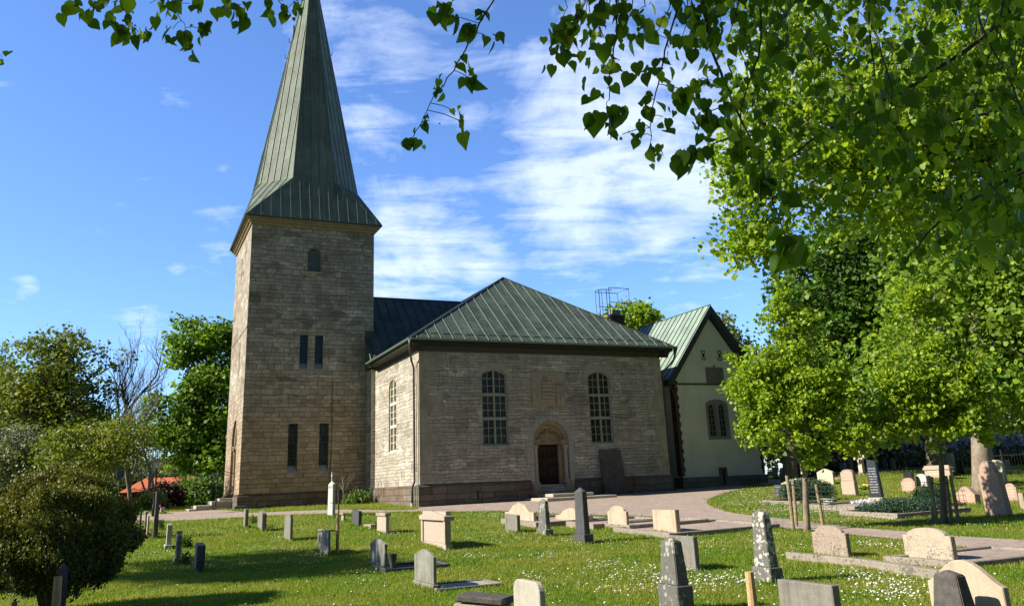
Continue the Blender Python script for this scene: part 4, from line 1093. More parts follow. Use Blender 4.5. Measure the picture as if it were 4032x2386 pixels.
g((1755, 2166), 1660, 1782, 2012, 'flat', PINKP, 'large pinkish tomb stone with gable shaped cap and recessed front panel', plinth=.16, inset=.06, cap=(.24, .05, 'pedi'))
r_, P_, w_, t_, h_ = stones[-1]
MB().box((.0, -.015, .14), (.13, .02, h_*.80)).box((w_-.13, -.015, .14), (w_, .02, h_*.80)).build('pilaster', PINKP, r_, bevel=.006)
# tall pale obelisk with a cross
r_, P_, w_, t_, h_ = g((1307, 2036), 1287, 1322, 1892, 'obelisk', WHITEM, 'tall slender white marble obelisk topped by a small cross', plinth=.06, pmat=SANDG, taper=.9, inset=.05)
cz = h_; MB().box((w_/2-.03, t_/2-.025, cz-.05), (w_/2+.03, t_/2+.025, cz+.36)).box((w_/2-.10, t_/2-.024, cz+.18), (w_/2+.10, t_/2+.024, cz+.24)).build('cross', WHITEM, r_, bevel=.008)
MB().box((w_*.12, t_*.12, h_*.78), (w_*.88, t_*.88, h_*.86)).build('collar', SANDG, r_, bevel=.01)
# --- centre
g((2037, 2101), 1989, 2050, 2023, 'flat', GR_MD, 'small plain brownish slab in front of the curved sandstone grave', tilt=(0, .03))
g((2102, 2064), 1990, 2114, 1978, 'scroll', SAND, 'wide pale sandstone headstone with scrolled shoulders, left of the lichen spotted obelisk')
g((2150, 2114), 2112, 2180, 1962, 'obelisk', LICH2, 'short dark obelisk spotted with pale lichen', plinth=.2, inset=.10, taper=.78)
g((2312, 2068), 2189, 2338, 1998, 'scroll', SAND, 'pale sandstone headstone with scrolled top partly hidden behind the dark grey obelisk')
g((2302, 2143), 2257, 2339, 1917, 'obelisk', GR_DK, 'tall dark grey obelisk with pointed top in the middle of the lawn', plinth=.17, inset=.10, taper=.84)
g((2470, 2092), 2396, 2480, 1990, 'shoulder', SAND, 'pale sandstone headstone with round arched top and small shoulders')
g((2666, 2108), 2575, 2683, 2006, 'flat', SAND, 'square plain pale sandstone headstone at the kerbed gravel graves')
g((2741, 2250), 2640, 2761, 2109, 'flat', GR_MD, 'square grey headstone standing behind the rough dark obelisk', plinth=.05, inset=.02)
g((2675, 2420), 2596, 2739, 2112, 'obelisk', LICH2, 'big dark rough sided obelisk in the right foreground on a pale plinth', plinth=.36, pmat=LICH2, inset=.07, taper=.74)
g((2128, 2440), 2024, 2152, 2284, 'corner', GR_LT, 'worn pale headstone with rounded corners at the bottom edge of the photo')
# --- right foreground
g((3039, 2304), 2964, 3090, 2000, 'obelisk', LICH, 'broad dark obelisk thickly covered with white lichen', plinth=.22, inset=.08, taper=.74, pmat=LICH)
g((3296, 2470), 3076, 3327, 2291, 'flat', GR_MD, 'wide flat grey headstone cut off at the bottom, right of the wooden stake')
g((3341, 2198), 3206, 3358, 2069, 'shoulder', SPECK, 'speckled brownish headstone with arched top standing on the long kerb')
g((3760, 2222), 3568, 3779, 2077, 'shoulder', SPECKL, 'large cream speckled headstone with arched top standing on the long kerb')
g((3976, 2460), 3672, 3999, 2203, 'lowcurve', SAND, 'very large sandstone grave block with low curved top at the lower right')
g((3820, 2480), 3668, 3880, 2242, 'obelisk', GR_RG, 'dark weathered pointed obelisk top in front of the large sandstone block', taper=.62)
# --- right cemetery
g((3480, 2004), 3423, 3499, 1808, 'slant', GR_BK, 'tall tapering black gravestone carved with a long list of lines', plinth=.23, pmat=GR_LT, inset=.10, taper=.72, letters=(10, .12, .74, PLATE, .8))
g((3972, 2037), 3884, 3993, 1816, 'shoulder', PINK, 'tall pink sandstone slab with oval medallion and leaf shadows, leaning left', taper=.88, tilt=(0, -.05))
r_, P_, w_, t_, h_ = stones[-1]
ov = MB(); ov.prism([(w_*.5+w_*.30*math.cos(2*PI*i/28), h_*.55+h_*.20*math.sin(2*PI*i/28)) for i in range(28)], .010, .05); 
mo = ov.build('medallion', PINKP, r_, bevel=.005)
g((3962, 1905), 3898, 3971, 1810, 'round', CREAM, 'cream headstone with rounded top behind the tall pink slab')
g((3609, 1943), 3552, 3616, 1881, 'shoulder', PINK, 'small pink headstone with arched top and pale inscription field in the lawn', plinth=.08, inset=.05, letters=(6, .2, .7, PLATEP, .7))
g((3600, 1921), 3556, 3617, 1857, 'round', GR_BK, 'black headstone with carved sunburst arch behind the small pink one', plinth=.08, letters=(4, .2, .55, PLATE, .7))
g((3652, 1918), 3611, 3657, 1865, 'round', WHITEM, 'low white marble headstone between black arch stone and staked young tree')
g((3745, 1888), 3646, 3758, 1832, 'flat', PINKP, 'wide pink tomb with low gabled cap behind the staked young tree', cap=(.30, .05, 'pedi'), letters=(3, .2, .6, PLATEP, .8))
g((3370, 1953), 3318, 3384, 1848, 'shoulder', PINK, 'pink headstone with arched upper block on a paler pedestal', plinth=.56, pmat=PINKP, inset=.04, letters=(5, .15, .75, PLATEP, .75))
g((3284, 1909), 3222, 3291, 1845, 'peak', CREAM, 'cream headstone with gently pointed top and cut corners')
g((3256, 1866), 3207, 3262, 1838, 'lowcurve', PINK, 'low pink headstone just visible behind the pointed cream one')
g((3200, 1922), 3078, 3222, 1883, 'lowcurve', CREAM, 'long low cream headstone with humped middle behind the staked tree')
g((3098, 1964), 3048, 3110, 1908, 'flat', GR_DK, 'square dark headstone with pale lettering at the edge of the lawn island', letters=(5, .2, .8, PLATE, .8), plinth=.1)
g((3356, 1862), 3343, 3366, 1792, 'flat', GR_LT, 'slim grey gravestone leaning left of the cream cross', taper=.75)
g((3484, 1851), 3466, 3504, 1799, 'flat', GR_DK, 'dark gravestone in front of the lilac hedge, leftmost of the dark pair', taper=.85)
g((3521, 1848), 3510, 3532, 1803, 'point', GR_LT, 'small grey pointed headstone between the two dark ones by the lilac hedge')
g((3553, 1850), 3540, 3573, 1794, 'flat', GR_DK, 'dark gravestone in front of the lilac hedge, rightmost of the dark pair', taper=.8)
g((3757, 1862), 3730, 3770, 1783, 'notch', GR_LT, 'tall grey weathered headstone near the flag pole lawn, left of the dark ribbed slab')
g((3792, 1868), 3768, 3801, 1807, 'round', GR_DK, 'dark ribbed headstone to the right of the tall grey weathered one')
g((3060, 1882), 3043, 3066, 1839, 'corner', PINKP, 'small pinkish upright stone just right of the plastered gable corner')
g((3095, 1880), 3069, 3101, 1857, 'peak', PINK, 'small low pink stone with pointed top beside the small upright one')
g((3136, 1886), 3119, 3139, 1836, 'flat', GR_MD, 'short grey gravestone left of the tall dark stone under the trees', letters=(4, .3, .8, PLATE, .7))
g((3153, 1886), 3133, 3160, 1800, 'flat', GR_DK, 'tall dark stone under the trees near the plastered gable', plinth=.12, taper=.9)
g((3842, 1989), 3764, 3864, 1914, 'lowcurve', PINK, 'wide pink headstone leaning back with pale lettered panel', tilt=(-.12, 0), letters=(5, .2, .62, PLATEP, .6))
g((4012, 1979), 3960, 4019, 1902, 'shoulder', PINK, 'pink headstone at the right edge partly hidden by the tall pink slab', plinth=.1, letters=(4, .25, .7, PLATEP, .6))
g((3965, 1870), 3950, 3987, 1812, 'corner', GR_DK, 'dark stone standing in shade right of the cream rounded headstone')
g((3916, 1868), 3893, 3928, 1762, 'full', GR_BK, 'tall dark rounded monument behind the big sunlit tree trunk')
g((3330, 1850), 3310, 3341, 1822, 'flat', GR_LT, 'small pale stone left of the cream cross')
g((632, 2024), 620, 648, 1996, 'flat', GR_LT, 'small pale stone by the path right of the tall rough pillar')
g((4040, 2010), 4020, 4060, 1940, 'flat', SANDG, 'brown stone cut off at the right edge of the photo')
# cream stone cross
P = G(3390, 1866); cr_ = empty('stone_cross', P, SR_, label='large cream stone cross standing on a dark walled grave plot', cat='cross')
D = P.y; hh = 98/3300*D*1.03; s_ = hh
MB().box((-.09*s_, 0, 0), (.10*s_, .14*s_, s_)).box((-.26*s_, .003, .52*s_), (.27*s_, .137*s_, .74*s_)).build('cross_body', CREAM, cr_, bevel=.01)
MB().box((-.2*s_, -.05*s_, -.15), (.2*s_, .2*s_, .10)).build('plinth', GR_MD, cr_)

# ------------------------------------------------------------------ kerbs and grave plots
def kerb(pts, h, wd, mat, label, closed=False, name='grave_kerb', cat='grave kerb', fill=None, px=True, group=None, dz=0):
    P = [G(*p) if px else Vector(p) for p in pts]
    root = empty(name, P[0], 0, label=label, cat=cat, group=group); O = P[0]
    mb = MB(); n = len(P)
    for i in range(n if closed else n-1):
        a, b = P[i]-O, P[(i+1) % n]-O; d = (b-a); d.z = 0
        if d.length < .01: continue
        d.normalize(); s = Vector((-d.y, d.x, 0))*wd/2; a2 = a-d*(wd/2-.004 if i else 0); b2 = b+d*(wd/2-.006)
        vs = []
        for z in (-.1, h+dz):
            for q in (a2-s, b2-s, b2+s, a2+s): vs.append((q.x, q.y, q.z+z+.002*i))
        mb.add(vs, [(0, 3, 2, 1), (4, 5, 6, 7), (0, 1, 5, 4), (1, 2, 6, 5), (2, 3, 7, 6), (3, 0, 4, 7)])
    mb.build('kerb_stones', mat, root, bevel=.012)
    if fill:
        me = bpy.data.meshes.new('gravel_bed'); me.from_pydata([(p.x-O.x, p.y-O.y, p.z-O.z+h*.62) for p in P], [], [tuple(range(n))]); me.update()
        if me.polygons[0].normal.z < 0: me.flip_normals()
        link('gravel_bed', me, fill, root); no_grass.append([(p.x, p.y) for p in P])
    return root, P
kerb([(3108, 2200), (3400, 2232), (3700, 2280)], .13, .16, BEDK, 'long low stone kerb in the right foreground carrying two arched headstones', fill=None)
def plot(corner, l, w_, h, label, fill=GRAV, wd=.12, mat=BEDK, group=None):
    """rectangular plot: corner pixel (near left), length along the graves (away, right), width along faces (away, left)"""
    A = G(*corner); B = A+UD*l; Cc = B+VD*w_; Dd = A+VD*w_
    pts = [Vector((p.x, p.y, hgt(p.y, p.x))) for p in (A, B, Cc, Dd)]
    return kerb(pts, h, wd, mat, label, True, fill=fill, px=False, group=group)
plot((2115, 2078), 2.4, 2.6, .16, 'kerbed gravel grave behind the scrolled sandstone headstone', wd=.14)
plot((2340, 2085), 2.4, 1.6, .16, 'kerbed gravel grave between the dark obelisk and the arched sandstone headstone')
plot((2482, 2092), 2.6, 1.5, .17, 'kerbed gravel grave in front of the arched sandstone headstone')
plot((2640, 2118), 3.4, 2.6, .12, 'kerbed gravel grave around the square sandstone headstone', wd=.16)
plot((3368, 2015), .2+2.6, 2.0, .17, 'kerbed gravel grave in front of the tall black gravestone', wd=.13, mat=BEDK)
plot((3535, 2042), 2.9, 2.1, .14, 'kerbed bed of low juniper beside the tall black gravestone', fill=SOIL, wd=.12)
plot((1520, 2254), 1.3, .9, .07, 'low dark kerbed bed beside the mottled rounded headstone', fill=SOIL, wd=.06, mat=GR_DK)
plot((1722, 2330), 1.1, .75, .05, 'small bed of white gravel beside the greenish peaked headstone', fill=GR_LT, wd=.05, mat=GR_MD)
plot((3150, 1985), 1.8, 2.0, .10, 'low kerb around the dark juniper left of the flower pot', fill=SOIL, wd=.12)
plot((3290, 1873), 7.0, 2.0, .22, 'raised dark walled grave plot carrying the cream cross', fill=LAWN, wd=.2, mat=GR_DK)
plot((3800, 2238), 2.6, 1.5, .10, 'gravel filled grave plot behind the very large sandstone block', fill=GRAV, wd=.15)
P = G(1822, 2400); bl_ = empty('tomb_slab', P, SR_+.75, label='weathered brown stone tomb slab lying tilted at the bottom centre edge', cat='tomb slab')
MB().box((-.05, -.2, -.1), (.62, .2, .09), ry=.05).build('lower_block', SANDG, bl_, bevel=.02)
MB().box((0, -.22, .10), (.68, .18, .19), ry=.07).build('cover_slab', GR_RG, bl_, bevel=.02)
# steps before the church door, slab leaning on the wall
def CH(a, b, z): return C0 + Vector((math.cos(RZ)*a-math.sin(RZ)*b, math.sin(RZ)*a+math.cos(RZ)*b, z))
st = empty('door_steps', CH(7.3, -1.2, .8), RZ, label='two worn flagstone steps in front of the church door', cat='steps')
MB().box((-1.75, -1.6, -.1), (2.2, 1.05, .13)).build('lower_step', STEP, st, bevel=.03); MB().box((-1.0, -.75, .134), (1.35, 1.05, .30)).build('upper_step', STEP, st, bevel=.03)
sl = empty('leaning_slab', CH(10.85, -.55, .85), RZ, label='blackened grave slab leaning against the church wall right of the door', cat='slab')
MB().box((-.68, 0, 0), (.68, .13, 2.42), rx=-.17, piv=(0, 0, 0)).build('slab', SLABM, sl, bevel=.02)

# ------------------------------------------------------------------ stakes, posts, lamp, pot, fence
def stake(c, top, r, mat, label, cat='stake', name='wooden_stake', group=None, parts=True):
    P = G(*c); Dp = P.y; T = at(top[0], top[1], Dp); root = empty(name, P, 0, label=label, cat=cat, group=group)
    q = T-P; MB().tube([(0, 0, -.1), tuple(q*.5+Vector((.004, 0, 0))), tuple(q)], [r*1.05, r, r*.95], 10).build('shaft', mat, root, smooth=False)
    return root
stake((212, 2470), (229, 2268), .055, WOODY, 'peeled wooden stake in front of the yew bush at the lower left')
stake((2972, 2470), (2950, 2250), .05, WOODY, 'thick peeled wooden stake beside the lichen covered obelisk')
s1 = stake((1327, 2178), (1331, 2030), .04, WOODY, 'short bamboo coloured stake strapped to the plain grey headstone')
P = G(1327, 2178)
MB().tube([(-.55, .12, .52), (-.2, .02, .55), (.02, -.05, .52), (.03, .06, .52), (-.2, .12, .55), (-.5, .3, .52)], .012, 5).build('strap', FASCIA, s1)
s2 = stake((1334, 2040), (1332, 1926), .03, GR_RG, 'thin dark stake behind the white marble obelisk')
MB().tube([(-.35, -.1, .62), (0, -.05, .66), (.03, .05, .66), (-.3, .12, .62)], .012, 5).build('strap', FASCIA, s2)

def lamp():
    P = at(603, 2030, 45); P.z = hgt(45, P.x); root = empty('street_lamp', P, 0, label='black iron lamp post with four sided lantern behind the tall rough stone pillar', cat='street lamp')
    H = at(626, 1845, 45).z - P.z; TP = at(626, 1806, 45).z - P.z
    MB().lathe([(.09, -.1), (.09, .5), (.055, .6), (.045, H*.6), (.06, H*.61), (.04, H*.64), (.035, H-.03), (.07, H)], 12).build('pole', IRON, root, smooth=True)
    a, b = .11, .20; z0, z1 = H+.02, H+.36
    vs = [(s*a, t*a, z0) for s, t in ((-1, -1), (1, -1), (1, 1), (-1, 1))]+[(s*b, t*b, z1) for s, t in ((-1, -1), (1, -1), (1, 1), (-1, 1))]
    gp_ = MB().add(vs, [(0, 1, 5, 4), (1, 2, 6, 5), (2, 3, 7, 6), (3, 0, 4, 7)]).build('lantern_glass', glassm('lantern_glass', (.25, .28, .28), (.4, .42, .4)), root)
    f_ = MB()
    for i in range(4): f_.tube([vs[i], vs[4+i]], .014, 4); f_.tube([vs[4+i], vs[4+(i+1) % 4]], .018, 4); f_.tube([vs[i], vs[(i+1) % 4]], .014, 4)
    f_.build('lantern_frame', IRON, root)
    MB().add([(s*.24, t*.24, z1) for s, t in ((-1, -1), (1, -1), (1, 1), (-1, 1))]+[(s*.06, t*.06, z1+.16) for s, t in ((-1, -1), (1, -1), (1, 1), (-1, 1))]+[(0, 0, TP)], [(0, 1, 5, 4), (1, 2, 6, 5), (2, 3, 7, 6), (3, 0, 4, 7), (4, 5, 8), (5, 6, 8), (6, 7, 8), (7, 4, 8), (3, 2, 1, 0)]).build('lantern_roof', IRON, root)
lamp()
P = at(458, 2050, 30); P.z = hgt(30); fl_ = empty('floodlight', P, .2, label='dark square floodlight on a thin post above the yew bush', cat='floodlight')
zf = at(458, 1866, 30).z-P.z
MB().tube([(0, 0, -.1), (0, 0, zf-.1)], .02, 6).build('post', IRON, fl_); MB().box((-.12, -.05, zf-.13), (.12, .06, zf+.13)).build('lamp_housing', GR_BK, fl_, bevel=.01); MB().box((-.09, -.056, zf-.09), (.09, -.051, zf+.09)).build('lamp_glass', GLASSB, fl_)
# flag pole
P = G(3965, 1862); P = at(3960, 1840, 70); P.z = hgt(70, P.x); fp = empty('flag_pole', P, 0, label='thin white flag pole beyond the lilac hedge', cat='flag pole')
MB().tube([(0, 0, 0), (-.15, 0, 6.5)], [.06, .035], 8).build('pole', WHITEM, fp)
# vase behind the mottled stone
P = G(1545, 2244); va = empty('grave_vase', P, 0, label='dark conical grave vase behind the mottled rounded headstone', cat='vase')
MB().lathe([(.05, 0), (.06, .02), (.045, .06), (.10, .30), (.105, .31), (.09, .31), (.05, .1)], 16).build('vase_body', GR_DK, va, smooth=True)

def flowers(name, P, r, n, mat, parent=None, h=.1, size=.04, seed=1, rx=1.0):
    rng = np.random.default_rng(seed); a = rng.uniform(0, 2*PI, n); q = np.sqrt(rng.uniform(0, 1, n))*r
    Pp = np.stack([q*np.cos(a)*rx, q*np.sin(a), h*(.6+.4*rng.uniform(size=n))*(1-.4*(q/r)**2)], 1)
    U = rdir(rng, n)*.5+np.array([0, -.4, 1]); A = rdir(rng, n)
    return leaves(name, Pp, A, U, np.full(n, size)*rng.uniform(.7, 1.2, n), LEAF5, mat, parent)
P = G(3262, 2004); pot = empty('flower_pot', P, 0, label='wide clay flower pot of white pansies beside the dark juniper', cat='flower pot')
MB().lathe([(.10, 0), (.11, .015), (.145, .16), (.16, .165), (.16, .20), (.15, .20), (.13, .16)], 20).build('pot', SANDG, pot, smooth=True)
o_ = flowers('pansy_flowers', P, .15, 90, PALEB, pot, .08, .035, 3); o_.location = (0, 0, .20)
o_ = flowers('pansy_leaves', P, .15, 110, LF_DK, pot, .05, .035, 4); o_.location = (0, 0, .20)
P = G(3415, 1998); o_ = flowers('white_pansies', P, .40, 190, PALEB, None, .12, .06, 5, 1.5); o_.location = P+Vector((.2, .5, .12)); tag(o_, 'patch of pale blue and white pansies in front of the tall black gravestone', 'flowers')
P = G(3408, 1928); yf = empty('yellow_daffodils', P, 0, label='clump of bright yellow flowers left of the tall black gravestone', cat='flowers')
flowers('blossoms', P, .26, 34, YEL, yf, .27, .06, 6); flowers('stems', P, .22, 120, LF_DK, yf, .15, .09, 7)
P = G(623, 2030); o_ = flowers('pink_flowers', P, .12, 26, plain('magenta_petals', (.7, .03, .22), .6), None, .35, .07, 8); o_.location = P+Vector((0, 0, .25)); tag(o_, 'small magenta flowers right of the tall rough pillar', 'flowers')
P = G(3650, 1890); o_ = flowers('orange_flowers', P, .5, 24, plain('orange_petals', (.8, .32, .03), .6), None, .2, .07, 9, 1.3); o_.location = P+Vector((.4, .6, 0)); tag(o_, 'few orange flowers in front of the wide pink tomb', 'flowers')

def fence(a, b, D0, D1, label):
    A = at(a[0], a[1], D0); B = at(b[0], b[1], D1); A.z = hgt(A.y, A.x); B.z = hgt(B.y, B.x); d = B-A; Ln = d.length; d.normalize()
    root = empty('iron_fence', A, math.atan2(d.y, d.x), label=label, cat='fence'); mb = MB(); n_ = int(Ln/.16)
    for i in range(n_): mb.tube([(i*.16, 0, 0), (i*.16, 0, .95)], .012, 4)
    mb.build('fence_bar', IRON, root)['kind'] = 'stuff'
    MB().box((0, -.02, .12), (Ln, .02, .15)).box((0, -.02, .82), (Ln, .02, .85)).build('rail', IRON, root)
    for i in range(0, int(Ln/2.4)+1): MB().box((i*2.4-.04, -.04, 0), (i*2.4+.04, .04, 1.1)).build('post', IRON, root)
fence((3200, 1855), (3700, 1845), 52, 50, 'black iron railing in front of the lilac hedge, left of the big trunks')
fence((3790, 1850), (4100, 1850), 44, 40, 'black iron railing at the right edge behind the big sunlit trunk')

# ------------------------------------------------------------------ trees
def limb_path(a, b, rr, sag=.0, k=5, wob=.08):
    a, b = Vector(a), Vector(b); L_ = (b-a).length; out = []
    for i in range(k+1):
        t = i/k; p = a.lerp(b, t); p.z += L_*.18*math.sin(t*PI)*(1-sag)
        if 0 < i < k: p += Vector((rr.uniform(-1, 1), rr.uniform(-1, 1), rr.uniform(-1, 1)))*L_*wob
        out.append(p)
    return out

def tree(name, base, trunk_top, r0, ells, nclus, nleaf, lsize, mat, bark, label, cat='tree', group=None, seed=1, tmpl=LEAF5, sigma=.45, shell=.6, limbs=14, trunk_pts=None,
         up=.6, lmat2=None, frac2=0, keep=None, twig_mat=None, droop=0.0, lz=1.0, split=None):
    """base, trunk_top: world points; ells: [(centre, (rx,ry,rz), weight)] world ellipsoids making up the crown"""
    rng = np.random.default_rng(seed); rr = random.Random(seed)
    base = Vector(base); root = empty(name, base, 0, label=label, cat=cat, group=group)
    W = np.array([e[2] for e in ells], float); W /= W.sum()
    idx = rng.choice(len(ells), nclus, p=W); C_ = np.array([tuple(e[0]) for e in ells])[idx]; R_ = np.array([e[1] for e in ells])[idx]
    d = rdir(rng, nclus); q = (shell + (1-shell)*rng.uniform(0, 1, nclus)) ; inner = rng.uniform(size=nclus) < .3; q[inner] *= rng.uniform(.3, 1, inner.sum())
    Cc = C_ + d*q[:, None]*R_
    if keep is not None: Cc = Cc[keep(Cc)]; nclus = len(Cc)
    Cc = Cc[Cc[:, 2] > base.z+.6]; nclus = len(Cc)
    b = np.array(base)
    # trunk
    tp = [Vector(p) for p in (trunk_pts or [base, base.lerp(Vector(trunk_top), .35)+Vector((rr.uniform(-.1, .1), rr.uniform(-.1, .1), 0)), base.lerp(Vector(trunk_top), .7)+Vector((rr.uniform(-.15, .15), rr.uniform(-.1, .1), 0)), trunk_top])]
    n_ = len(tp); rads = [r0*(1.0-.8*i/(n_-1)) for i in range(n_)]
    tm = MB(); fl = [tp[0]-base+Vector((0, 0, -.15))] + [tp[0].lerp(tp[1], .12)-base] + [p-base for p in tp[1:]]
    tm.tube(fl, [r0*1.35, r0*1.02]+rads[1:], 12)
    # limbs towards cluster groups
    sel = rng.choice(nclus, min(limbs, nclus), replace=False); nodes = []
    for i in sel:
        t = rr.uniform(.45, .98) if split is None else rr.uniform(split, .98); k_ = t*(n_-1); j = min(int(k_), n_-2); s0 = tp[j].lerp(tp[j+1], k_-j)
        path_ = limb_path(s0, Cc[i], rr, k=6); r_ = r0*(1-.8*t)*.62
        tm.tube([p-base for p in path_], [max(.012, r_*(1-.85*q_/6)) for q_ in range(7)], 6)
        nodes += [(p, max(.012, r_*(1-.85*q_/6))) for q_, p in enumerate(path_) if q_ > 0]
    NP = np.array([tuple(p) for p, _ in nodes]); NR = [r for _, r in nodes]
    tw = MB()
    for i in range(nclus):
        dd = ((NP-Cc[i])**2).sum(1); j = int(dd.argmin())
        if dd[j] > .01:
            p_ = limb_path(NP[j], Cc[i], rr, k=3, wob=.1); r_ = min(NR[j]*.5, .05*max(1, r0/.25))
            tw.tube([p-base for p in p_], [r_, r_*.7, r_*.5, r_*.25], 4, cap=False)
    tm.build('trunk', bark, root, smooth=True); tw.build('branches', twig_mat or bark, root, smooth=True)
    # leaves gathered round the cluster centres
    per = np.maximum(1, rng.poisson(nleaf/nclus, nclus)); rep = np.repeat(np.arange(nclus), per); n = len(rep)
    sg = sigma*rng.uniform(.6, 1.3, nclus)[rep]
    off = np.clip(rng.normal(size=(n, 3)), -1.7, 1.7)*sg[:, None]*np.array([1, 1, .62*lz]); P = Cc[rep]+off - b
    P[:, 2] -= droop*np.abs(off[:, 0]+off[:, 1])
    outd = off/(np.linalg.norm(off, axis=1)[:, None]+1e-6)
    U = rdir(rng, n)*.75 + np.array([0, 0, up]) + outd*.35; A = rdir(rng, n)+outd*.7+np.array([0, 0, -.45])
    S = lsize*rng.uniform(.6, 1.25, n)
    ok = P[:, 2]+base.z > hgt(base.y, base.x)+.3
    P, U, A, S = P[ok], U[ok], A[ok], S[ok]
    if lmat2 is not None:
        m2 = rng.uniform(size=len(P)) < frac2
        leaves('young_leaves', P[m2], A[m2], U[m2], S[m2], tmpl, lmat2, root); P, U, A, S = P[~m2], U[~m2], A[~m2], S[~m2]
    leaves('crown', P, A, U, S, tmpl, mat, root)
    return root

def E_(px, py, D, rx, ry, rz=None, w_=None):
    """ellipsoid: centre seen at px,py at distance D; radii in photo pixels converted to metres; rz depth in metres"""
    c = at(px, py, D); k = D/F*1.04
    a, b_ = rx*k, ry*k; dz_ = rz if rz else a
    return (c, (a, dz_, b_), w_ or a*b_*dz_)

def gb_(px, D):
    c = at(px, 1900, D); return Vector((c.x, D, hgt(D, c.x)))

# two young limes with stakes
T1 = G(3178, 2090); T2 = G(3720, 2062)
def young(T, px, D, ell, label, seed, top):
    tt = at(px, top, D)
    mid1 = at(*{1: (3168, 1850), 2: (3705, 1800)}[seed], D); mid2 = at(*{1: (3150, 1600), 2: (3690, 1560)}[seed], D)
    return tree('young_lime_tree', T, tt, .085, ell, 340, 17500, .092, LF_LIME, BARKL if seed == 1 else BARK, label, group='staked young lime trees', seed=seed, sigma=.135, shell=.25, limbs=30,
                trunk_pts=[T, mid1, mid2, tt], up=.5, twig_mat=TWIG, split=.30, droop=.25, lmat2=LF_MAP, frac2=.22)
D1, D2 = T1.y, T2.y
young(T1, 3125, D1, [E_(3140, 1590, D1-.35, 225, 175, .85), E_(3120, 1390, D1-.3, 165, 200, .8, .55), E_(3065, 1205, D1-.2, 60, 130, .4, .16), E_(3140, 1250, D1-.2, 52, 115, .4, .12), E_(2975, 1500, D1, 110, 190, .8), E_(3340, 1720, D1-.6, 130, 70, .5), E_(2950, 1660, D1, 75, 100, .5), E_(3280, 1500, D1-.6, 100, 150, .5), E_(3200, 1800, D1-.3, 80, 60, .4), E_(2900, 1560, D1, 45, 70, .4)], 'staked young lime tree with bark coloured as sunlit in front of the plastered gable', 1, 1180)
young(T2, 3680, D2, [E_(3680, 1570, D2-.6, 240, 180, 1.0), E_(3640, 1350, D2-.5, 150, 200, .8, .45), E_(3600, 1170, D2-.8, 58, 125, .4, .16), E_(3680, 1210, D2-.8, 60, 110, .4, .12), E_(3490, 1660, D2-.6, 130, 80, .6), E_(3850, 1640, D2-.6, 150, 90, .7), E_(3800, 1440, D2-.8, 110, 120, .6), E_(3520, 1480, D2-1.0, 90, 120, .5)], 'staked young lime tree with dark trunk in front of the wide pink tomb', 2, 1130)
def guard(T, stakes, label, mat):
    root = empty('tree_guard', T, 0, label=label, cat='tree guard', group='stake and wire guards of the young trees')
    tops = []
    for (b, t) in stakes:
        P = G(*b); Q = at(t[0], t[1], P.y); MB().tube([P-T+Vector((0, 0, -.1)), (P-T).lerp(Q-T, .5)+Vector((.01, 0, 0)), Q-T], [.05, .047, .045], 8).build('stake', mat, root)
        tops.append((P-T).lerp(Q-T, .82))
    mb = MB(); c = sum((p for p in tops), Vector())/len(tops)
    R_ = max((Vector((p.x-c.x, p.y-c.y, 0))).length for p in tops)+.10
    for i in range(20):
        a = 2*PI*i/20; mb.tube([(c.x+R_*math.cos(a), c.y+R_*math.sin(a), 0), (c.x+R_*math.cos(a), c.y+R_*math.sin(a), 1.05)], .0032, 3)
    for j in range(9):
        mb.tube([(c.x+R_*math.cos(2*PI*i/20), c.y+R_*math.sin(2*PI*i/20), .05+j*.125) for i in range(21)], .0032, 3)
    mb.build('wire_mesh', plain('green_wire', (.05, .12, .09), .4), root)
    sb = MB()
    for p in tops: sb.tube([p, (c*.3+p*.7)+Vector((0, 0, .03)), Vector((0, 0, p.z))], .014, 4)
    sb.build('tie_strap', FASCIA, root)
guard(T1, [((3124, 2086), (3098, 1872)), ((3135, 2072), (3122, 1890)), ((3240, 2068), (3213, 1906))], 'wooden stakes and wire mesh round the young lime with bark coloured as sunlit', WOOD)
guard(T2, [((3690, 2058), (3655, 1872)), ((3672, 2050), (3668, 1876)), ((3745, 2050), (3724, 1872)), ((3775, 2058), (3742, 1870))], 'dark shaded stakes and wire mesh round the dark trunked young lime', WOOD)

# big lime whose sunlit twigs hang in from the upper right
tree('large_lime_tree', (11.8, 15.5, hgt(15.5)), at(4250, 100, 15), .33,
     [E_(3450, 560, 14, 480, 420, 2.6), E_(3850, 300, 14, 520, 480, 3.2), E_(3050, 400, 14.5, 230, 330, 1.3, 2.6), E_(3180, 120, 14, 330, 200, 1.6, 2.4), E_(2950, 720, 14, 120, 130, .6, 1.0), E_(2970, 920, 14, 140, 120, .6, 1.0), E_(2900, 560, 14, 90, 160, .6, .7), E_(3900, 820, 14.5, 360, 160, 2.0)],
     820, 40000, .092, LF_MID, BARK, 'large lime tree hanging sunlit yellow green twigs in from the upper right', seed=11, sigma=.24, shell=.3, limbs=40, up=.45, twig_mat=TWIG, droop=.35,
     trunk_pts=[(11.8, 15.5, hgt(15.5)), (11.6, 15.4, 3), (11.0, 15.2, 6), (9.8, 15, 8.6)], split=.35)
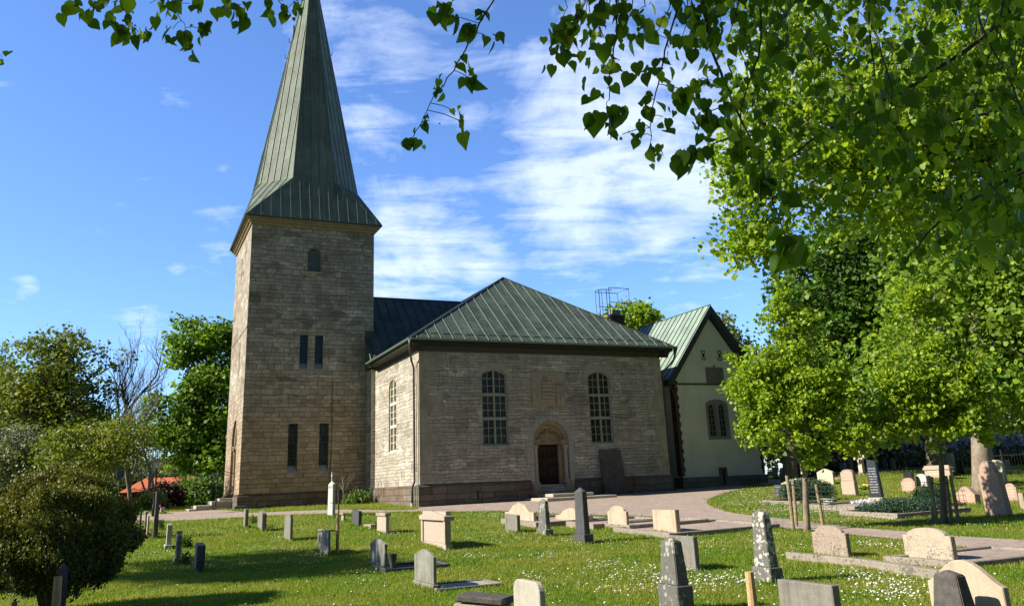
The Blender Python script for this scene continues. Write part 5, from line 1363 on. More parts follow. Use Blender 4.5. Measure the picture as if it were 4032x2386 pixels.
# maples and old trees of the right background
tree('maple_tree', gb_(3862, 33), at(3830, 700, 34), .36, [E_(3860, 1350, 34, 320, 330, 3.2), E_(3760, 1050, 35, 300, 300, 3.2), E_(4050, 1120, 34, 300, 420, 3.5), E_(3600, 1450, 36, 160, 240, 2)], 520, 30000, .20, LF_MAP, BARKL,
     'big maple tree with bark coloured as sunlit standing at the right among the graves', seed=21, sigma=.55, limbs=24, lmat2=LF_MID, frac2=.12, up=.8)
tree('maple_tree', gb_(3700, 44), at(3560, 800, 46), .5, [E_(3450, 1250, 46, 290, 380, 4.5), E_(3260, 1150, 47, 200, 300, 3.5), E_(3560, 950, 46, 270, 260, 4), E_(3360, 1560, 45, 260, 190, 3)], 520, 34000, .25, LF_DK, BARK,
     'dark green maple tree with a dark forked trunk behind the wide pink tomb', seed=22, sigma=.7, limbs=24, lmat2=LF_MAP, frac2=.2, up=.8)
tree('maple_tree', gb_(3108, 50), at(3120, 1000, 52), .42, [E_(3230, 1500, 52, 210, 250, 3.5), E_(3080, 1650, 50, 110, 110, 2), E_(3330, 1330, 52, 190, 230, 3.5)], 280, 15000, .26, LF_DK, BARK,
     'dark trunked maple behind the young lime with bark coloured as sunlit, close to the gable', seed=23, sigma=.75, limbs=16, up=.8)
tree('park_tree', gb_(2545, 78), at(2500, 1250, 78), .35, [E_(2490, 1262, 78, 105, 72, 2.6)], 80, 4200, .30, LF_MID, BARK, 'round yellow green tree top showing above the church roof beside the chimney', seed=24, sigma=.5, limbs=24, up=.7)
tree('park_tree', gb_(2870, 72), at(2850, 1280, 72), .3, [E_(2850, 1300, 72, 45, 60, 1.5), E_(2900, 1390, 72, 60, 90, 1.8), E_(2960, 1500, 72, 70, 120, 2)], 100, 2600, .28, LF_OL, TWIGG, 'thin half leafless tree showing to the right of the plastered gable', seed=25, sigma=.6, limbs=14, up=.7)
tree('park_tree', gb_(3380, 58), at(3400, 1500, 60), .3, [E_(3480, 1670, 60, 130, 80, 3), E_(3270, 1700, 60, 120, 60, 3)], 120, 6000, .28, LF_OL, BARK, 'grey green tree standing behind the lilac hedge in the middle distance', seed=26, sigma=.8, limbs=10, up=.7)
tree('park_tree', gb_(4010, 62), at(4010, 1400, 64), .35, [E_(4020, 1600, 62, 190, 170, 3.5)], 150, 8000, .28, LF_GREY, BARK, 'pale grey green tree at the right edge beyond the flag pole', seed=27, sigma=.9, limbs=10, up=.7)
tree('park_tree', gb_(3610, 64), at(3610, 1500, 64), .3, [E_(3620, 1650, 64, 130, 90, 3)], 110, 6000, .28, LF_GREY, BARK, 'pale bushy tree behind the lilac hedge between two dark trunks', seed=28, sigma=.9, limbs=10, up=.7)

# left side
tree('maple_tree', gb_(800, 66), at(830, 1400, 68), .5, [E_(880, 1400, 67, 100, 130, 3), E_(800, 1320, 67, 120, 75, 2.4), E_(740, 1390, 67, 85, 55, 2), E_(840, 1520, 66, 120, 70, 3), E_(700, 1600, 66, 110, 60, 2.6), E_(770, 1700, 66, 120, 75, 3), E_(655, 1700, 66, 70, 50, 2), E_(900, 1640, 66, 80, 110, 3), E_(880, 1800, 66, 110, 90, 3), E_(730, 1800, 66, 60, 60, 2)], 420, 21000, .27, LF_MAP, BARK,
     'dense green maple tree behind the left side of the tower', seed=31, sigma=.5, shell=.55, limbs=34, lmat2=LF_DK, frac2=.35, up=.9)
tree('hedge_tree', gb_(420, 52), at(430, 1700, 52), .22, [E_(470, 1740, 52, 120, 95, 2), E_(330, 1790, 52, 130, 80, 2), E_(250, 1740, 52, 100, 70, 1.6)], 190, 6500, .16, LF_OL, BARK, 'bushy olive green tree just above the yew bush', seed=32, sigma=.55, limbs=14, up=.6)
tree('hedge_tree', gb_(90, 60), at(80, 1700, 60), .18, [E_(60, 1800, 60, 110, 120, 1.8), E_(180, 1860, 60, 80, 60, 1.4)], 130, 6500, .16, LF_GREY, BARK, 'pale leaved tree at the left edge behind the yew bush', seed=33, sigma=.5, limbs=12, up=.6)

def fractal(name, base, d0, L0, r0, depth, label, bark, seed, leafmat_=None, nl=0, lsz=.12, spread=.55, env=None, twig=None, cat='tree', group=None, kids=3, shrink=.72, upb=.18, extra=None, elsize=None):
    rr = random.Random(seed); root = empty(name, base, 0, label=label, cat=cat, group=group); mb = MB(); tips = []; tm = MB()
    def br(p, d, L_, r, k):
        n = 4; pts = [p]; dd = d.copy(); q = p.copy()
        for i in range(n):
            dd = (dd + Vector((rr.uniform(-1, 1), rr.uniform(-1, 1), rr.uniform(-.6, 1)))*.16 + Vector((0, 0, upb*.3))).normalized(); q = q+dd*L_/n; pts.append(q.copy())
        (tm if k == depth else mb).tube(pts, [r*(1-.38*i/n) for i in range(n+1)], 8 if k >= depth-1 else (5 if k > 1 else 3), cap=False)
        if k <= 1: tips.extend(pts[1:])
        if k == 0: return
        for c in range(kids if k > 1 else kids+1):
            t = rr.uniform(.45, 1) if c else 1.0; a = pts[min(n, int(t*n))]
            axis = dd.orthogonal().normalized(); axis.rotate(Matrix.Rotation(rr.uniform(0, 2*PI), 3, dd)); nd = dd.copy(); nd.rotate(Matrix.Rotation(spread*rr.uniform(.6, 1.5), 3, axis))
            nd.z += upb; nd.normalize()
            if env and not env(Vector(base)+a+nd*L_*shrink): nd = (nd*.4+dd*.2+Vector((0, 0, -.1))).normalized(); 
            br(a, nd, L_*shrink*rr.uniform(.75, 1.15), r*.62*(.8 if c else 1), k-1)
    br(Vector((0, 0, -.1)), Vector(d0).normalized(), L0, r0, depth)
    tm.build('trunk', bark, root, smooth=True); mb.build('branches', twig or bark, root, smooth=True)
    if leafmat_ and nl:
        rng = np.random.default_rng(seed); T = np.array([tuple(t) for t in tips]); w_ = T[rng.integers(0, len(T), nl)]+rng.normal(size=(nl, 3))*(elsize or .2)
        leaves('crown', w_, rdir(rng, nl), rdir(rng, nl)+np.array([0, 0, .6]), lsz*rng.uniform(.6, 1.3, nl), LEAF5, leafmat_, root)
    return root
tree('old_oak_tree', gb_(150, 72), at(230, 1450, 74), .62, [E_(215, 1510, 73, 200, 190, 4.4), E_(110, 1640, 72, 150, 130, 3.6), E_(330, 1640, 73, 190, 140, 4), E_(240, 1370, 74, 170, 85, 3.2), E_(440, 1450, 75, 90, 120, 2.6, 3), E_(30, 1560, 72, 90, 110, 2.4, 6)], 520, 11500, .27, LF_OL, BARK,
     'large old tree with rounded olive and yellow spring crown behind the yew bush', seed=41, sigma=.55, shell=.25, limbs=54, up=.5, twig_mat=TWIG, split=.2, lmat2=LF_YEWT, frac2=.10,
     trunk_pts=[gb_(150, 72), at(170, 1780, 72), at(215, 1640, 73), at(260, 1480, 74)])
fractal('bare_tree', gb_(420, 76), (.0, 0, 1), 5.6, .34, 6, 'dark leafless tree top showing at the right side of the big olive tree', BARK, 48, None, 0, .14, .55, group='bare trees behind the churchyard', twig=TWIG, shrink=.74, kids=3)
b_ = gb_(-40, 80)
fractal('old_oak_tree', b_, (.05, 0, 1), 5.6, .5, 6, 'old tree with thin olive foliage at the left edge', BARK, 47, LF_OL, 9000, .26, .6, twig=TWIG, shrink=.74, elsize=.4, kids=3)
for i, (px, D, lab, L0, lean, sd) in enumerate(((590, 74, 'tall bare leafless tree between the old oak and the green maple', 4.3, .12, 43), (640, 82, 'bare grey tree behind the orange tiled barn', 3.6, -.1, 44), (520, 64, 'bare twiggy tree rising right of the old oak', 3.7, .05, 45), (700, 90, 'bare twiggy tree beside the green maple', 3.6, .1, 46))):
    fractal('bare_tree', gb_(px, D), (lean, 0, 1), L0, .20, 5, lab, TWIGG, sd, LF_OL if i in (1, 3) else None, 1500, .14, .42, group='bare trees behind the churchyard', shrink=.74, upb=.22, elsize=.3)

# old tree out of the picture on the left: its twigs reach the edge and its shadow streaks the lawn
tree('roadside_lime_tree', (-15.5, 9.5, hgt(9.5)), (-15.6, 9.6, 9), .38, [(Vector((-13.2, 9.3, 6.0)), (2.4, 1.1, 1.1), 2.4), (Vector((-15.2, 8.2, 7.8)), (2.6, 1.4, 1.5), 2), (Vector((-11.8, 7.6, 5.4)), (1.8, 1.2, .9), 1.2)],
     170, 7500, .17, LF_MID, BARK, 'lime tree standing just outside the left edge of the photo, throwing streaks of shade', seed=51, sigma=.30, limbs=22, split=.4, up=.5, twig_mat=TWIG)

tree('roadside_lime_tree', (-19.0, 16.0, hgt(16)), (-19.2, 16.2, 10), .4, [(Vector((-16.0, 16.2, 7.4)), (2.6, 1.8, 1.2), 3), (Vector((-18.6, 18.2, 8.8)), (2.6, 2.0, 1.6), 2), (Vector((-20.0, 14.6, 10.6)), (2.4, 1.6, 1.5), 2)],
     190, 8500, .17, LF_MID, BARK, 'second lime tree outside the left edge of the photo, farther from the camera side', seed=52, sigma=.30, limbs=22, split=.4, up=.5, twig_mat=TWIG)

# yew bush
def bush(name, c, R_, n, size, mat, label, seed=1, cat='bush', mat2=None, f2=.3, stems=14, lump=.16, tmpl=LEAF2, upw=.9, zpow=1.0, flat=.0):
    """c: ground point; R_: (rx, ry, height)"""
    rng = np.random.default_rng(seed); rr = random.Random(seed); root = empty(name, c, 0, label=label, cat=cat)
    mb = MB()
    for i in range(stems):
        a = rr.uniform(0, 2*PI); q = rr.uniform(.2, .8); mb.tube([(0.08*math.cos(a)*R_[0], .08*math.sin(a)*R_[1], -.05), (q*.5*math.cos(a)*R_[0], q*.5*math.sin(a)*R_[1], R_[2]*.4), (q*math.cos(a)*R_[0]*.9, q*math.sin(a)*R_[1]*.9, R_[2]*rr.uniform(.5, .8))], [.04*min(1, R_[2]), .025*min(1, R_[2]), .01], 5)
    mb.build('stems', BARK, root)
    def surf(d):
        th = np.arctan2(d[:, 1], d[:, 0]); f = 1+lump*(np.sin(3*th+seed)*.5+np.sin(7*th+2*seed+4*d[:, 2])*.4+np.sin(5*d[:, 2]*3+th*2)*.5)
        return f
    d = rdir(rng, n); d[:, 2] = np.where(d[:, 2] < -.55, -d[:, 2], d[:, 2]); q = 1-np.abs(rng.normal(size=n))*.13; q = np.clip(q, .25, 1.08)
    # sprays: gather leaves on little upright tufts
    nt = n//14; td = rdir(rng, nt); td[:, 2] = np.where(td[:, 2] < -.6, -td[:, 2], td[:, 2]); tq = np.clip(1-np.abs(rng.normal(size=nt))*.10, .4, 1.03)*surf(td)
    tp = td*tq[:, None]; ti = rng.integers(0, nt, n)
    P = tp[ti]*np.array([R_[0], R_[1], R_[2]*.5])+np.array([0, 0, R_[2]*.5]) + rng.normal(size=(n, 3))*np.array([1, 1, 1.9])*size*.8
    P = P[P[:, 2] > .02]; n = len(P)
    if flat: P[:, :2] *= (1-flat*np.clip(1-P[:, 2]/(R_[2]*.55), 0, 1)**1.3)[:, None]
    A = rdir(rng, n)*.9+np.array([0, 0, upw]); U = rdir(rng, n); S = size*rng.uniform(.6, 1.3, n)
    if mat2:
        topness = P[:, 2]/R_[2]; m2 = rng.uniform(size=n) < f2*np.clip(topness*1.9-.35, 0, 1.4)
        leaves('new_growth', P[m2], A[m2], U[m2], S[m2], tmpl, mat2, root); P, A, U, S = P[~m2], A[~m2], U[~m2], S[~m2]
    leaves('foliage', P, A, U, S, tmpl, mat, root)
    return root
cy_ = at(255, 1900, 13.6); bush('yew_bush', Vector((cy_.x, 13.6, 0)), (1.10, 1.06, 1.90), 170000, .038, LF_YEW, 'large rounded dark yew bush with yellowish new growth on top at the left', 61, mat2=LF_YEWT, f2=.85, stems=26, lump=.20, flat=.42, upw=1.5)
P = G(995, 2064); bush('dry_shrub', P, (.14, .14, .28), 700, .035, LF_OL, 'small dry reddish shrub between the notched and the pointed headstone', 62)
P = G(731, 2160); bush('grave_plant', P, (.14, .13, .22), 900, .045, LF_DK, 'dark rounded plant behind the pale rounded headstone', 63)
P = G(724, 2228); bush('grave_plant', P, (.12, .10, .17), 420, .045, LF_DK, 'dark spiky leafed plant left of the leaning dark slab', 64, upw=2.2, stems=3)
P = G(600, 2090); bush('grave_plant', P+Vector((.2, .3, 0)), (.10, .10, .35), 600, .03, LF_DK, 'narrow dark shrub behind the tall rough stone pillar', 65)
P = G(3200, 1975); bush('juniper_bush', P+Vector((.1, 1.0, 0)), (.95, .8, .72), 16000, .05, LF_JUN, 'spreading blue green juniper behind the wire guard and flower pot', 66, lump=.3)
P = G(3625, 2030); bush('juniper_bush', P+Vector((.0, 1.0, 0)), (1.15, .8, .36), 15000, .045, LF_JUN, 'low spreading juniper filling the kerbed bed right of the black gravestone', 67, lump=.3)
P = G(3735, 2000); bush('juniper_bush', P+Vector((.1, 1.2, 0)), (.5, .6, .55), 7000, .045, LF_JUN, 'higher juniper behind the dark stakes of the right young tree', 68, lump=.3)
P = G(1425, 1990); P = CH(-1.1, 7.9, .95); bush('climbing_shrub', P, (.8, .5, .45), 1300, .10, LF_BUSH, 'low leafy shrub in the corner between tower and transept', 69, tmpl=LEAF5, upw=.3)
fractal('bare_climber', CH(-1.9, 8.1, .95), (-.02, 0, 1), .95, .035, 4, 'bare twisted climber stem against the tower wall', TWIGG, 71, spread=.75, shrink=.7, cat='climbing plant')
fractal('bare_climber', CH(-.35, 6.2, .85), (.02, -.1, 1), .8, .03, 3, 'small bare shrub against the sunlit transept wall', TWIGG, 73, spread=.5, shrink=.6, cat='climbing plant')
b_ = gb_(790, 60); bush('green_hedge_bush', Vector((b_.x, 60, b_.z)), (1.9, 1.6, 1.5), 11000, .16, LF_BUSH, 'fresh green rounded bush left of the tower steps', 74, tmpl=LEAF5, upw=.3)
b_ = gb_(895, 64); bush('green_hedge_bush', Vector((b_.x, 64, b_.z)), (1.3, 1.2, .95), 4000, .16, LF_BUSH, 'smaller green bush partly hidden by the tower', 75, tmpl=LEAF5, upw=.3)
b_ = gb_(655, 56); bush('copper_bush', Vector((b_.x, 56, b_.z)), (1.0, .9, 1.2), 2600, .15, LF_RED, 'dark copper coloured bush in front of the orange tiled barn', 76, tmpl=LEAF5, upw=.3)
b_ = gb_(600, 54); bush('green_hedge_bush', Vector((b_.x, 54, b_.z)), (.9, .8, .6), 2000, .13, LF_BUSH, 'low green bush right behind the tall rough pillar', 77, tmpl=LEAF5, upw=.3)
# lilac hedge: separate shrubs in flower
for i, (px, D, hh) in enumerate(((3290, 56, 1.6), (3400, 56, 1.7), (3500, 56, 1.9), (3600, 55, 1.9), (3700, 55, 1.8), (3800, 56, 1.8), (3900, 57, 1.8), (4010, 57, 1.6))):
    b_ = gb_(px, D); w_ = ('leftmost lilac shrub of the flowering hedge, close to the cream cross', 'lilac shrub behind the slim grey stone and the tall black gravestone', 'lilac shrub behind the leftmost dark gravestone of the pair', 'lilac shrub behind the rightmost dark gravestone of the pair', 'lilac shrub behind the dark forked maple trunk', 'lilac shrub between dark forked trunk and sunlit trunk', 'lilac shrub behind the dark rounded monument', 'lilac shrub at the right edge by the iron railing')[i]
    bush('lilac_shrub', Vector((b_.x, D, b_.z)), (1.4, 1.1, hh), 4600, .17, LF_BUSH, w_, 80+i, tmpl=LEAF5, mat2=LILAC, f2=.6, upw=.5)['group'] = 'lilac hedge in flower'

# far woodland and fields behind everything
def woods(name, spans, label, mat, seed, n, size):
    rng = np.random.default_rng(seed); PP = []
    for x0, x1, y, h0, h1 in spans:
        m = int(n*abs(x1-x0)/sum(abs(s[1]-s[0]) for s in spans)); x = rng.uniform(x0, x1, m)
        top_ = h0+(h1-h0)*(.5+.25*np.sin(x*.21+seed)+.15*np.sin(x*.63+1)+.1*np.sin(x*1.7)); z = top_*(1-np.abs(rng.normal(size=m))*.35); z = np.clip(z, 0, None)
        yy = y+rng.normal(size=m)*2.5; PP.append(np.stack([x, yy, z+np.array([hgt(a, b) for a, b in zip(yy, x)])-.2], 1))
    P = np.concatenate(PP); k = len(P)
    o = leaves(name, P, rdir(rng, k), rdir(rng, k)+np.array([0, -.2, .6]), size*rng.uniform(.6, 1.3, k), LEAF2, mat)
    return tag(o, label, 'woods', kind='stuff')
woods('distant_woods', [(-130, -38, 125, 6, 11), (-60, -30, 110, 4, 7)], 'hazy distant woods beyond the left side of the churchyard', LF_FAR, 91, 26000, .9)
woods('distant_woods', [(22, 110, 100, 6, 10), (14, 60, 84, 3.0, 6.5)], 'distant woods and scrub beyond the right side of the churchyard', LF_GREY, 92, 26000, .7)

# tiled barn
P = at(640, 1932, 88); hb = empty('tiled_barn', Vector((P.x, 88, hgt(88, P.x))), .02, label='low red wooden barn with orange tiled roof behind the lamp post', cat='barn')
z1 = P.z-hb.location.z; zr = at(640, 1885, 92).z-hb.location.z; xl_ = at(470, 1900, 88).x-P.x; xr_ = at(805, 1900, 88).x-P.x
MB().box((xl_+.4, .5, -.3), (xr_-.5, 8, z1+.1)).build('wall', FALU, hb)
MB().add([(xl_, 0, z1), (xr_, 0, z1), (xr_-.9, 4.2, zr+.15), (xl_+.9, 4.2, zr+.15), (xr_, 8.5, z1), (xl_, 8.5, z1)], [(0, 1, 2, 3), (3, 2, 4, 5), (1, 4, 2), (0, 3, 5)]).build('roof', TILE, hb)
MB().box((xl_+3.4, .44, z1-1.0), (xl_+4.6, .49, z1-.35)).box((xr_-5.0, .44, z1-1.0), (xr_-3.8, .49, z1-.35)).build('window', FRAMEW, hb)
for x in (xl_+2.5, xr_-6.5): MB().box((x, .44, -.2), (x+.08, .48, z1-.1)).build('corner_board', FRAMEW, hb)
P = at(872, 1970, 70); P.z = hgt(70, P.x)
car = empty('parked_car', P+Vector((.2, 0, 0)), .1, label='white car mostly hidden behind the tower steps', cat='car')
MB().prism([(-2.1, .3), (2.1, .3), (2.15, .75), (1.3, .9), (.75, 1.35), (-1.2, 1.38), (-1.9, .95), (-2.15, .8)], -.85, .85).build('body', WHITEM, car, bevel=.06, seg=2)
MB().prism([(-1.1, .95), (1.0, .93), (.68, 1.28), (-1.05, 1.3)], -.86, .86).build('window', GR_BK, car)
for x in (-1.3, 1.3): MB().prism([(x+.32*math.cos(2*PI*i/14), .32+.32*math.sin(2*PI*i/14)) for i in range(14)], -.88, .88).build('wheel', GR_BK, car)

# ------------------------------------------------------------------ near lime branches over the camera
rngn = np.random.default_rng(5); rn = random.Random(5)
nl_root = empty('overhanging_lime_tree', (4.2, -3.2, 0), 0, label='lime tree whose dark drooping leafy twigs hang across the top of the photo', cat='tree')
O = Vector((4.2, -3.2, 0)); lb = MB(); LP, LA, LU, LS = [], [], [], []
def cluster(px, py, D, n=7, size=.065, spread=.05):
    c = at(px, py, D)
    for i in range(n):
        p = c+Vector((rn.gauss(0, spread), rn.gauss(0, spread), rn.gauss(0, spread*.8))); LP.append(p-O)
        LA.append((rn.gauss(0, .45), rn.gauss(0, .45), -1)); LU.append((rn.gauss(0, .8), rn.gauss(-.6, .8), rn.gauss(.25, .4))); LS.append(size*rn.choice((.45, .7, .9, 1.0, 1.15, 1.35))*rn.uniform(.85, 1.15))
def twig(pts, D, r=.007, leaf_at=(), n=7, size=.070, dens=0, spread=.038):
    P = []
    for i, q in enumerate(pts):
        P.append(at(q[0], q[1], D+(q[2] if len(q) > 2 else 0)))
    sm_ = []
    for i in range(len(P)-1):
        p0, p1, p2, p3 = P[max(0, i-1)], P[i], P[i+1], P[min(len(P)-1, i+2)]
        for s in range(4):
            t = s/4; sm_.append(.5*((2*p1)+(p2-p0)*t+(2*p0-5*p1+4*p2-p3)*t*t+(3*p1-p0-3*p2+p3)*t**3)+Vector((rn.gauss(0, .006), 0, rn.gauss(0, .006))))
    sm_.append(P[-1]); m_ = len(sm_)
    lb.tube([p-O for p in sm_], [r*(1-.75*i/(m_-1)) for i in range(m_)], 5, cap=False)
    for q in leaf_at:
        k = q[2] if len(q) > 2 else n; cluster(q[0], q[1], D, k, size*(q[3] if len(q) > 3 else 1), spread)
        a = at(q[0], q[1], D); j = min(sm_, key=lambda s: (s-a).length); lb.tube([j-O, (j+a)/2-O+Vector((0, 0, .01)), a-O], r*.35, 4, cap=False)
    if dens:
        for i in range(dens):
            t = rn.uniform(.05, 1); s = sm_[int(t*(m_-1))]; p = s+Vector((rn.gauss(0, .06), rn.gauss(0, .06), rn.gauss(-.03, .05))); LP.append(p-O)
            LA.append((rn.gauss(0, .5), rn.gauss(0, .5), -1)); LU.append((rn.gauss(0, .8), rn.gauss(-.6, .8), rn.gauss(.3, .4))); LS.append(size*rn.choice((.4, .65, .9, 1.05, 1.25))*rn.uniform(.85, 1.15))
twig([(2020, -260), (1960, -40), (1870, 130), (1800, 250), (1720, 370), (1650, 500)], 4.7, .008, [(1745, 60, 7), (1860, 110, 9, 1.15), (1925, 150, 4), (1822, 238, 4, .9), (1855, 315, 6, 1.1), (1738, 342, 6, .9), (1795, 440, 4, .7), (1815, 478, 4, 1.2), (1690, 475, 4, .7), (1625, 545, 9, .95), (1880, 60, 4)])
twig([(1900, -120), (1800, 0), (1750, 20)], 4.6, .006, [(1740, 10, 5), (1735, 65, 4, 1.2)])
twig([(2440, -200), (2430, 0), (2425, 150), (2400, 320), (2390, 430)], 4.4, .008, [(2440, 240, 2), (2412, 205, 1), (2370, 285, 7), (2390, 350, 4), (2390, 450, 12, 1.3), (2430, 40, 8), (2350, 30, 8)])
twig([(2330, -100), (2290, 40), (2220, 120)], 4.6, .006, [(2220, 120, 10, 1.2), (2165, 140, 5, .8), (2190, 230, 6), (2240, 205, 6), (2300, 230, 4), (2290, 40, 6)], dens=12)
twig([(2720, -200), (2680, 0), (2620, 200), (2590, 330), (2560, 460), (2570, 600)], 4.8, .008, [(2540, 130, 4, 1.3), (2640, 180, 8), (2505, 280, 7), (2590, 300, 4), (2550, 380, 6, .8), (2520, 490, 4, .8), (2610, 460, 5, .8), (2535, 530, 5, .8), (2580, 605, 8, .85), (2450, 530, 5, .7), (2700, 360, 9, 1.15), (2640, 350, 5, .8), (2700, 60, 10)], dens=20)
twig([(2760, -160), (2772, 40), (2790, 160), (2850, 320), (2900, 430), (2960, 560), (3010, 700), (3060, 850), (3100, 960)], 4.2, .011, [(2780, 100, 6), (2710, 160, 4), (2790, 280, 4), (2870, 420, 6, 1.1), (2920, 560, 8, 1.2), (3000, 690, 9, 1.45), (3060, 780, 6, 1.1), (3100, 950, 10, 1.5), (3040, 560, 6)], dens=50)
twig([(2900, 535), (2830, 560), (2760, 590), (2690, 620)], 4.2, .006, [(2780, 600, 4), (2735, 580, 5), (2690, 620, 8, 1.1), (2800, 550, 2)])
twig([(2870, 400), (2790, 440), (2740, 430)], 4.4, .005, [(2780, 430, 7, 1.3), (2740, 490, 4, .8), (2740, 440, 4)])
# dense foliage on the right: short arching twigs carrying bunches of leaves
k_ = 0
while k_ < 195:
    px = rn.uniform(2760, 4250); low_ = min(1020, 330+(px-2760)*.72)
    py = rn.uniform(-120, low_)
    if rn.random() > .35+.5*(px-2760)/900+.25*(1-py/900): continue
    k_ += 1; D = rn.uniform(3.9, 7.6); a = rn.uniform(-2.2, .4) if rn.random() < .8 else rn.uniform(0, 6.28); l = rn.uniform(60, 190)*5/D
    p0 = (px-l*math.cos(a), py+l*math.sin(a)-rn.uniform(10, 60)); pm = ((p0[0]+px)/2+rn.uniform(-20, 20), (p0[1]+py)/2-rn.uniform(5, 35), rn.uniform(-.1, .1))
    twig([p0, pm, (px, py)], D, rn.uniform(.0025, .005), [(px, py, rn.randint(4, 8), rn.uniform(.75, 1.15))], dens=rn.randint(3, 8), size=.062, spread=.06)
for i in range(15):
    x0 = rn.uniform(2950, 4150); D = rn.uniform(4, 6.4); y1 = rn.uniform(350, 820); x1 = x0+rn.uniform(-320, 260); y0 = rn.uniform(-250, -50)
    twig([(x0, y0), (x0*.75+x1*.25+rn.uniform(-40, 40), y0+(y1-y0)*.35), (x0*.35+x1*.65+rn.uniform(-60, 60), y0+(y1-y0)*.7), (x1, y1)], D, .008, [], dens=int(14+(y1-y0)*.03), size=.062)
for i in range(26):
    x0 = rn.uniform(2150, 3300); y1 = rn.uniform(30, 190)+max(0, (x0-2700))*.14; D = rn.uniform(4.0, 6.0)
    twig([(x0+rn.uniform(-160, 160), -220), (x0+rn.uniform(-40, 40), 0), (x0+rn.uniform(-80, 80), y1)], D, .006, [], dens=13)
# limbs in the curtain
twig([(4300, -250), (3900, 120, .2), (3600, 330, .2), (3330, 470, 0), (3080, 640)], 5.4, .022, [], dens=60)
twig([(4350, 250), (3980, 420, .2), (3650, 520, .2), (3400, 760, 0)], 5.8, .02, [], dens=60)
twig([(4250, 600), (3980, 700), (3700, 880), (3560, 1040)], 5.2, .014, [], dens=50)
# top left
twig([(430, -180), (470, -20), (490, 50), (520, 105)], 4.6, .006, [(440, 58, 5, .9), (500, 55, 4, .8), (480, 130, 8, .9), (545, 130, 7, 1.0), (440, 10, 4), (520, 95, 2, .6)])
twig([(640, -160), (660, -10), (690, 30), (730, 110)], 4.4, .006, [(640, 45, 7, .9), (680, 115, 7, 1.15), (705, 60, 5, .8), (790, 115, 5, 1.25), (725, 155, 7, .9), (745, 15, 6), (590, 15, 0)])
twig([(880, -160), (900, -20), (905, 40)], 4.5, .006, [(905, 50, 7, 1.2), (950, 20, 5), (880, 15, 5)])
twig([(1080, -160), (1090, -20), (1130, 40)], 4.8, .006, [(1115, 55, 5, .85), (1145, 68, 3, .9), (1060, 5, 3, .8), (1165, 8, 8, .9)])
twig([(320, -120), (350, 0), (370, 30)], 4.6, .005, [(285, 10, 5), (350, 40, 7, .9), (390, 10, 5)])
twig([(-120, 120), (-40, 190), (8, 225)], 4.6, .005, [(6, 232, 5, .85)])
# canopy above and out of view, which shades the hanging twigs
nc = 15000
hp = np.stack([rngn.uniform(-8.5, 5, nc), rngn.uniform(-4, 4.6, nc), rngn.uniform(0, 1, nc)], 1)
hp[:, 2] = 5.7+np.clip(hp[:, 1], 0, 9)*.42+hp[:, 2]*1.9
for p in hp[rngn.integers(0, nc, 60)]:
    t0 = Vector((4.2, -3.2, 5.0)); q = limb_path(t0, p, rn, k=5); lb.tube([s-O for s in q], [.09, .06, .045, .03, .02, .01], 5, cap=False)
rr_ = np.random.default_rng(8)
P_all = np.concatenate([np.array([tuple(p) for p in LP]), hp-np.array(O)]); k0 = len(LP)
A_all = np.concatenate([np.array(LA), rdir(rr_, nc)+np.array([0, 0, -.5])]); U_all = np.concatenate([np.array(LU), rdir(rr_, nc)*.6+np.array([0, 0, 1])])
S_all = np.concatenate([np.array(LS), rr_.uniform(.13, .24, nc)])
lb.tube([(0, 0, -.2), (0, 0, .4), (.05, .1, 2.5), (0, 0, 5.2), (-.3, .4, 7.5)], [.42, .3, .26, .2, .08], 14)
lb.build('trunk', TWIG, nl_root, smooth=True)
ck = rr_.uniform(size=len(P_all)) < .5
leaves('crown', P_all[ck], A_all[ck], U_all[ck], S_all[ck], HEART, LF_NEAR, nl_root, smooth=True)
leaves('curled_leaves', P_all[~ck], A_all[~ck], U_all[~ck], S_all[~ck], CURL, LF_NEAR, nl_root, smooth=True)

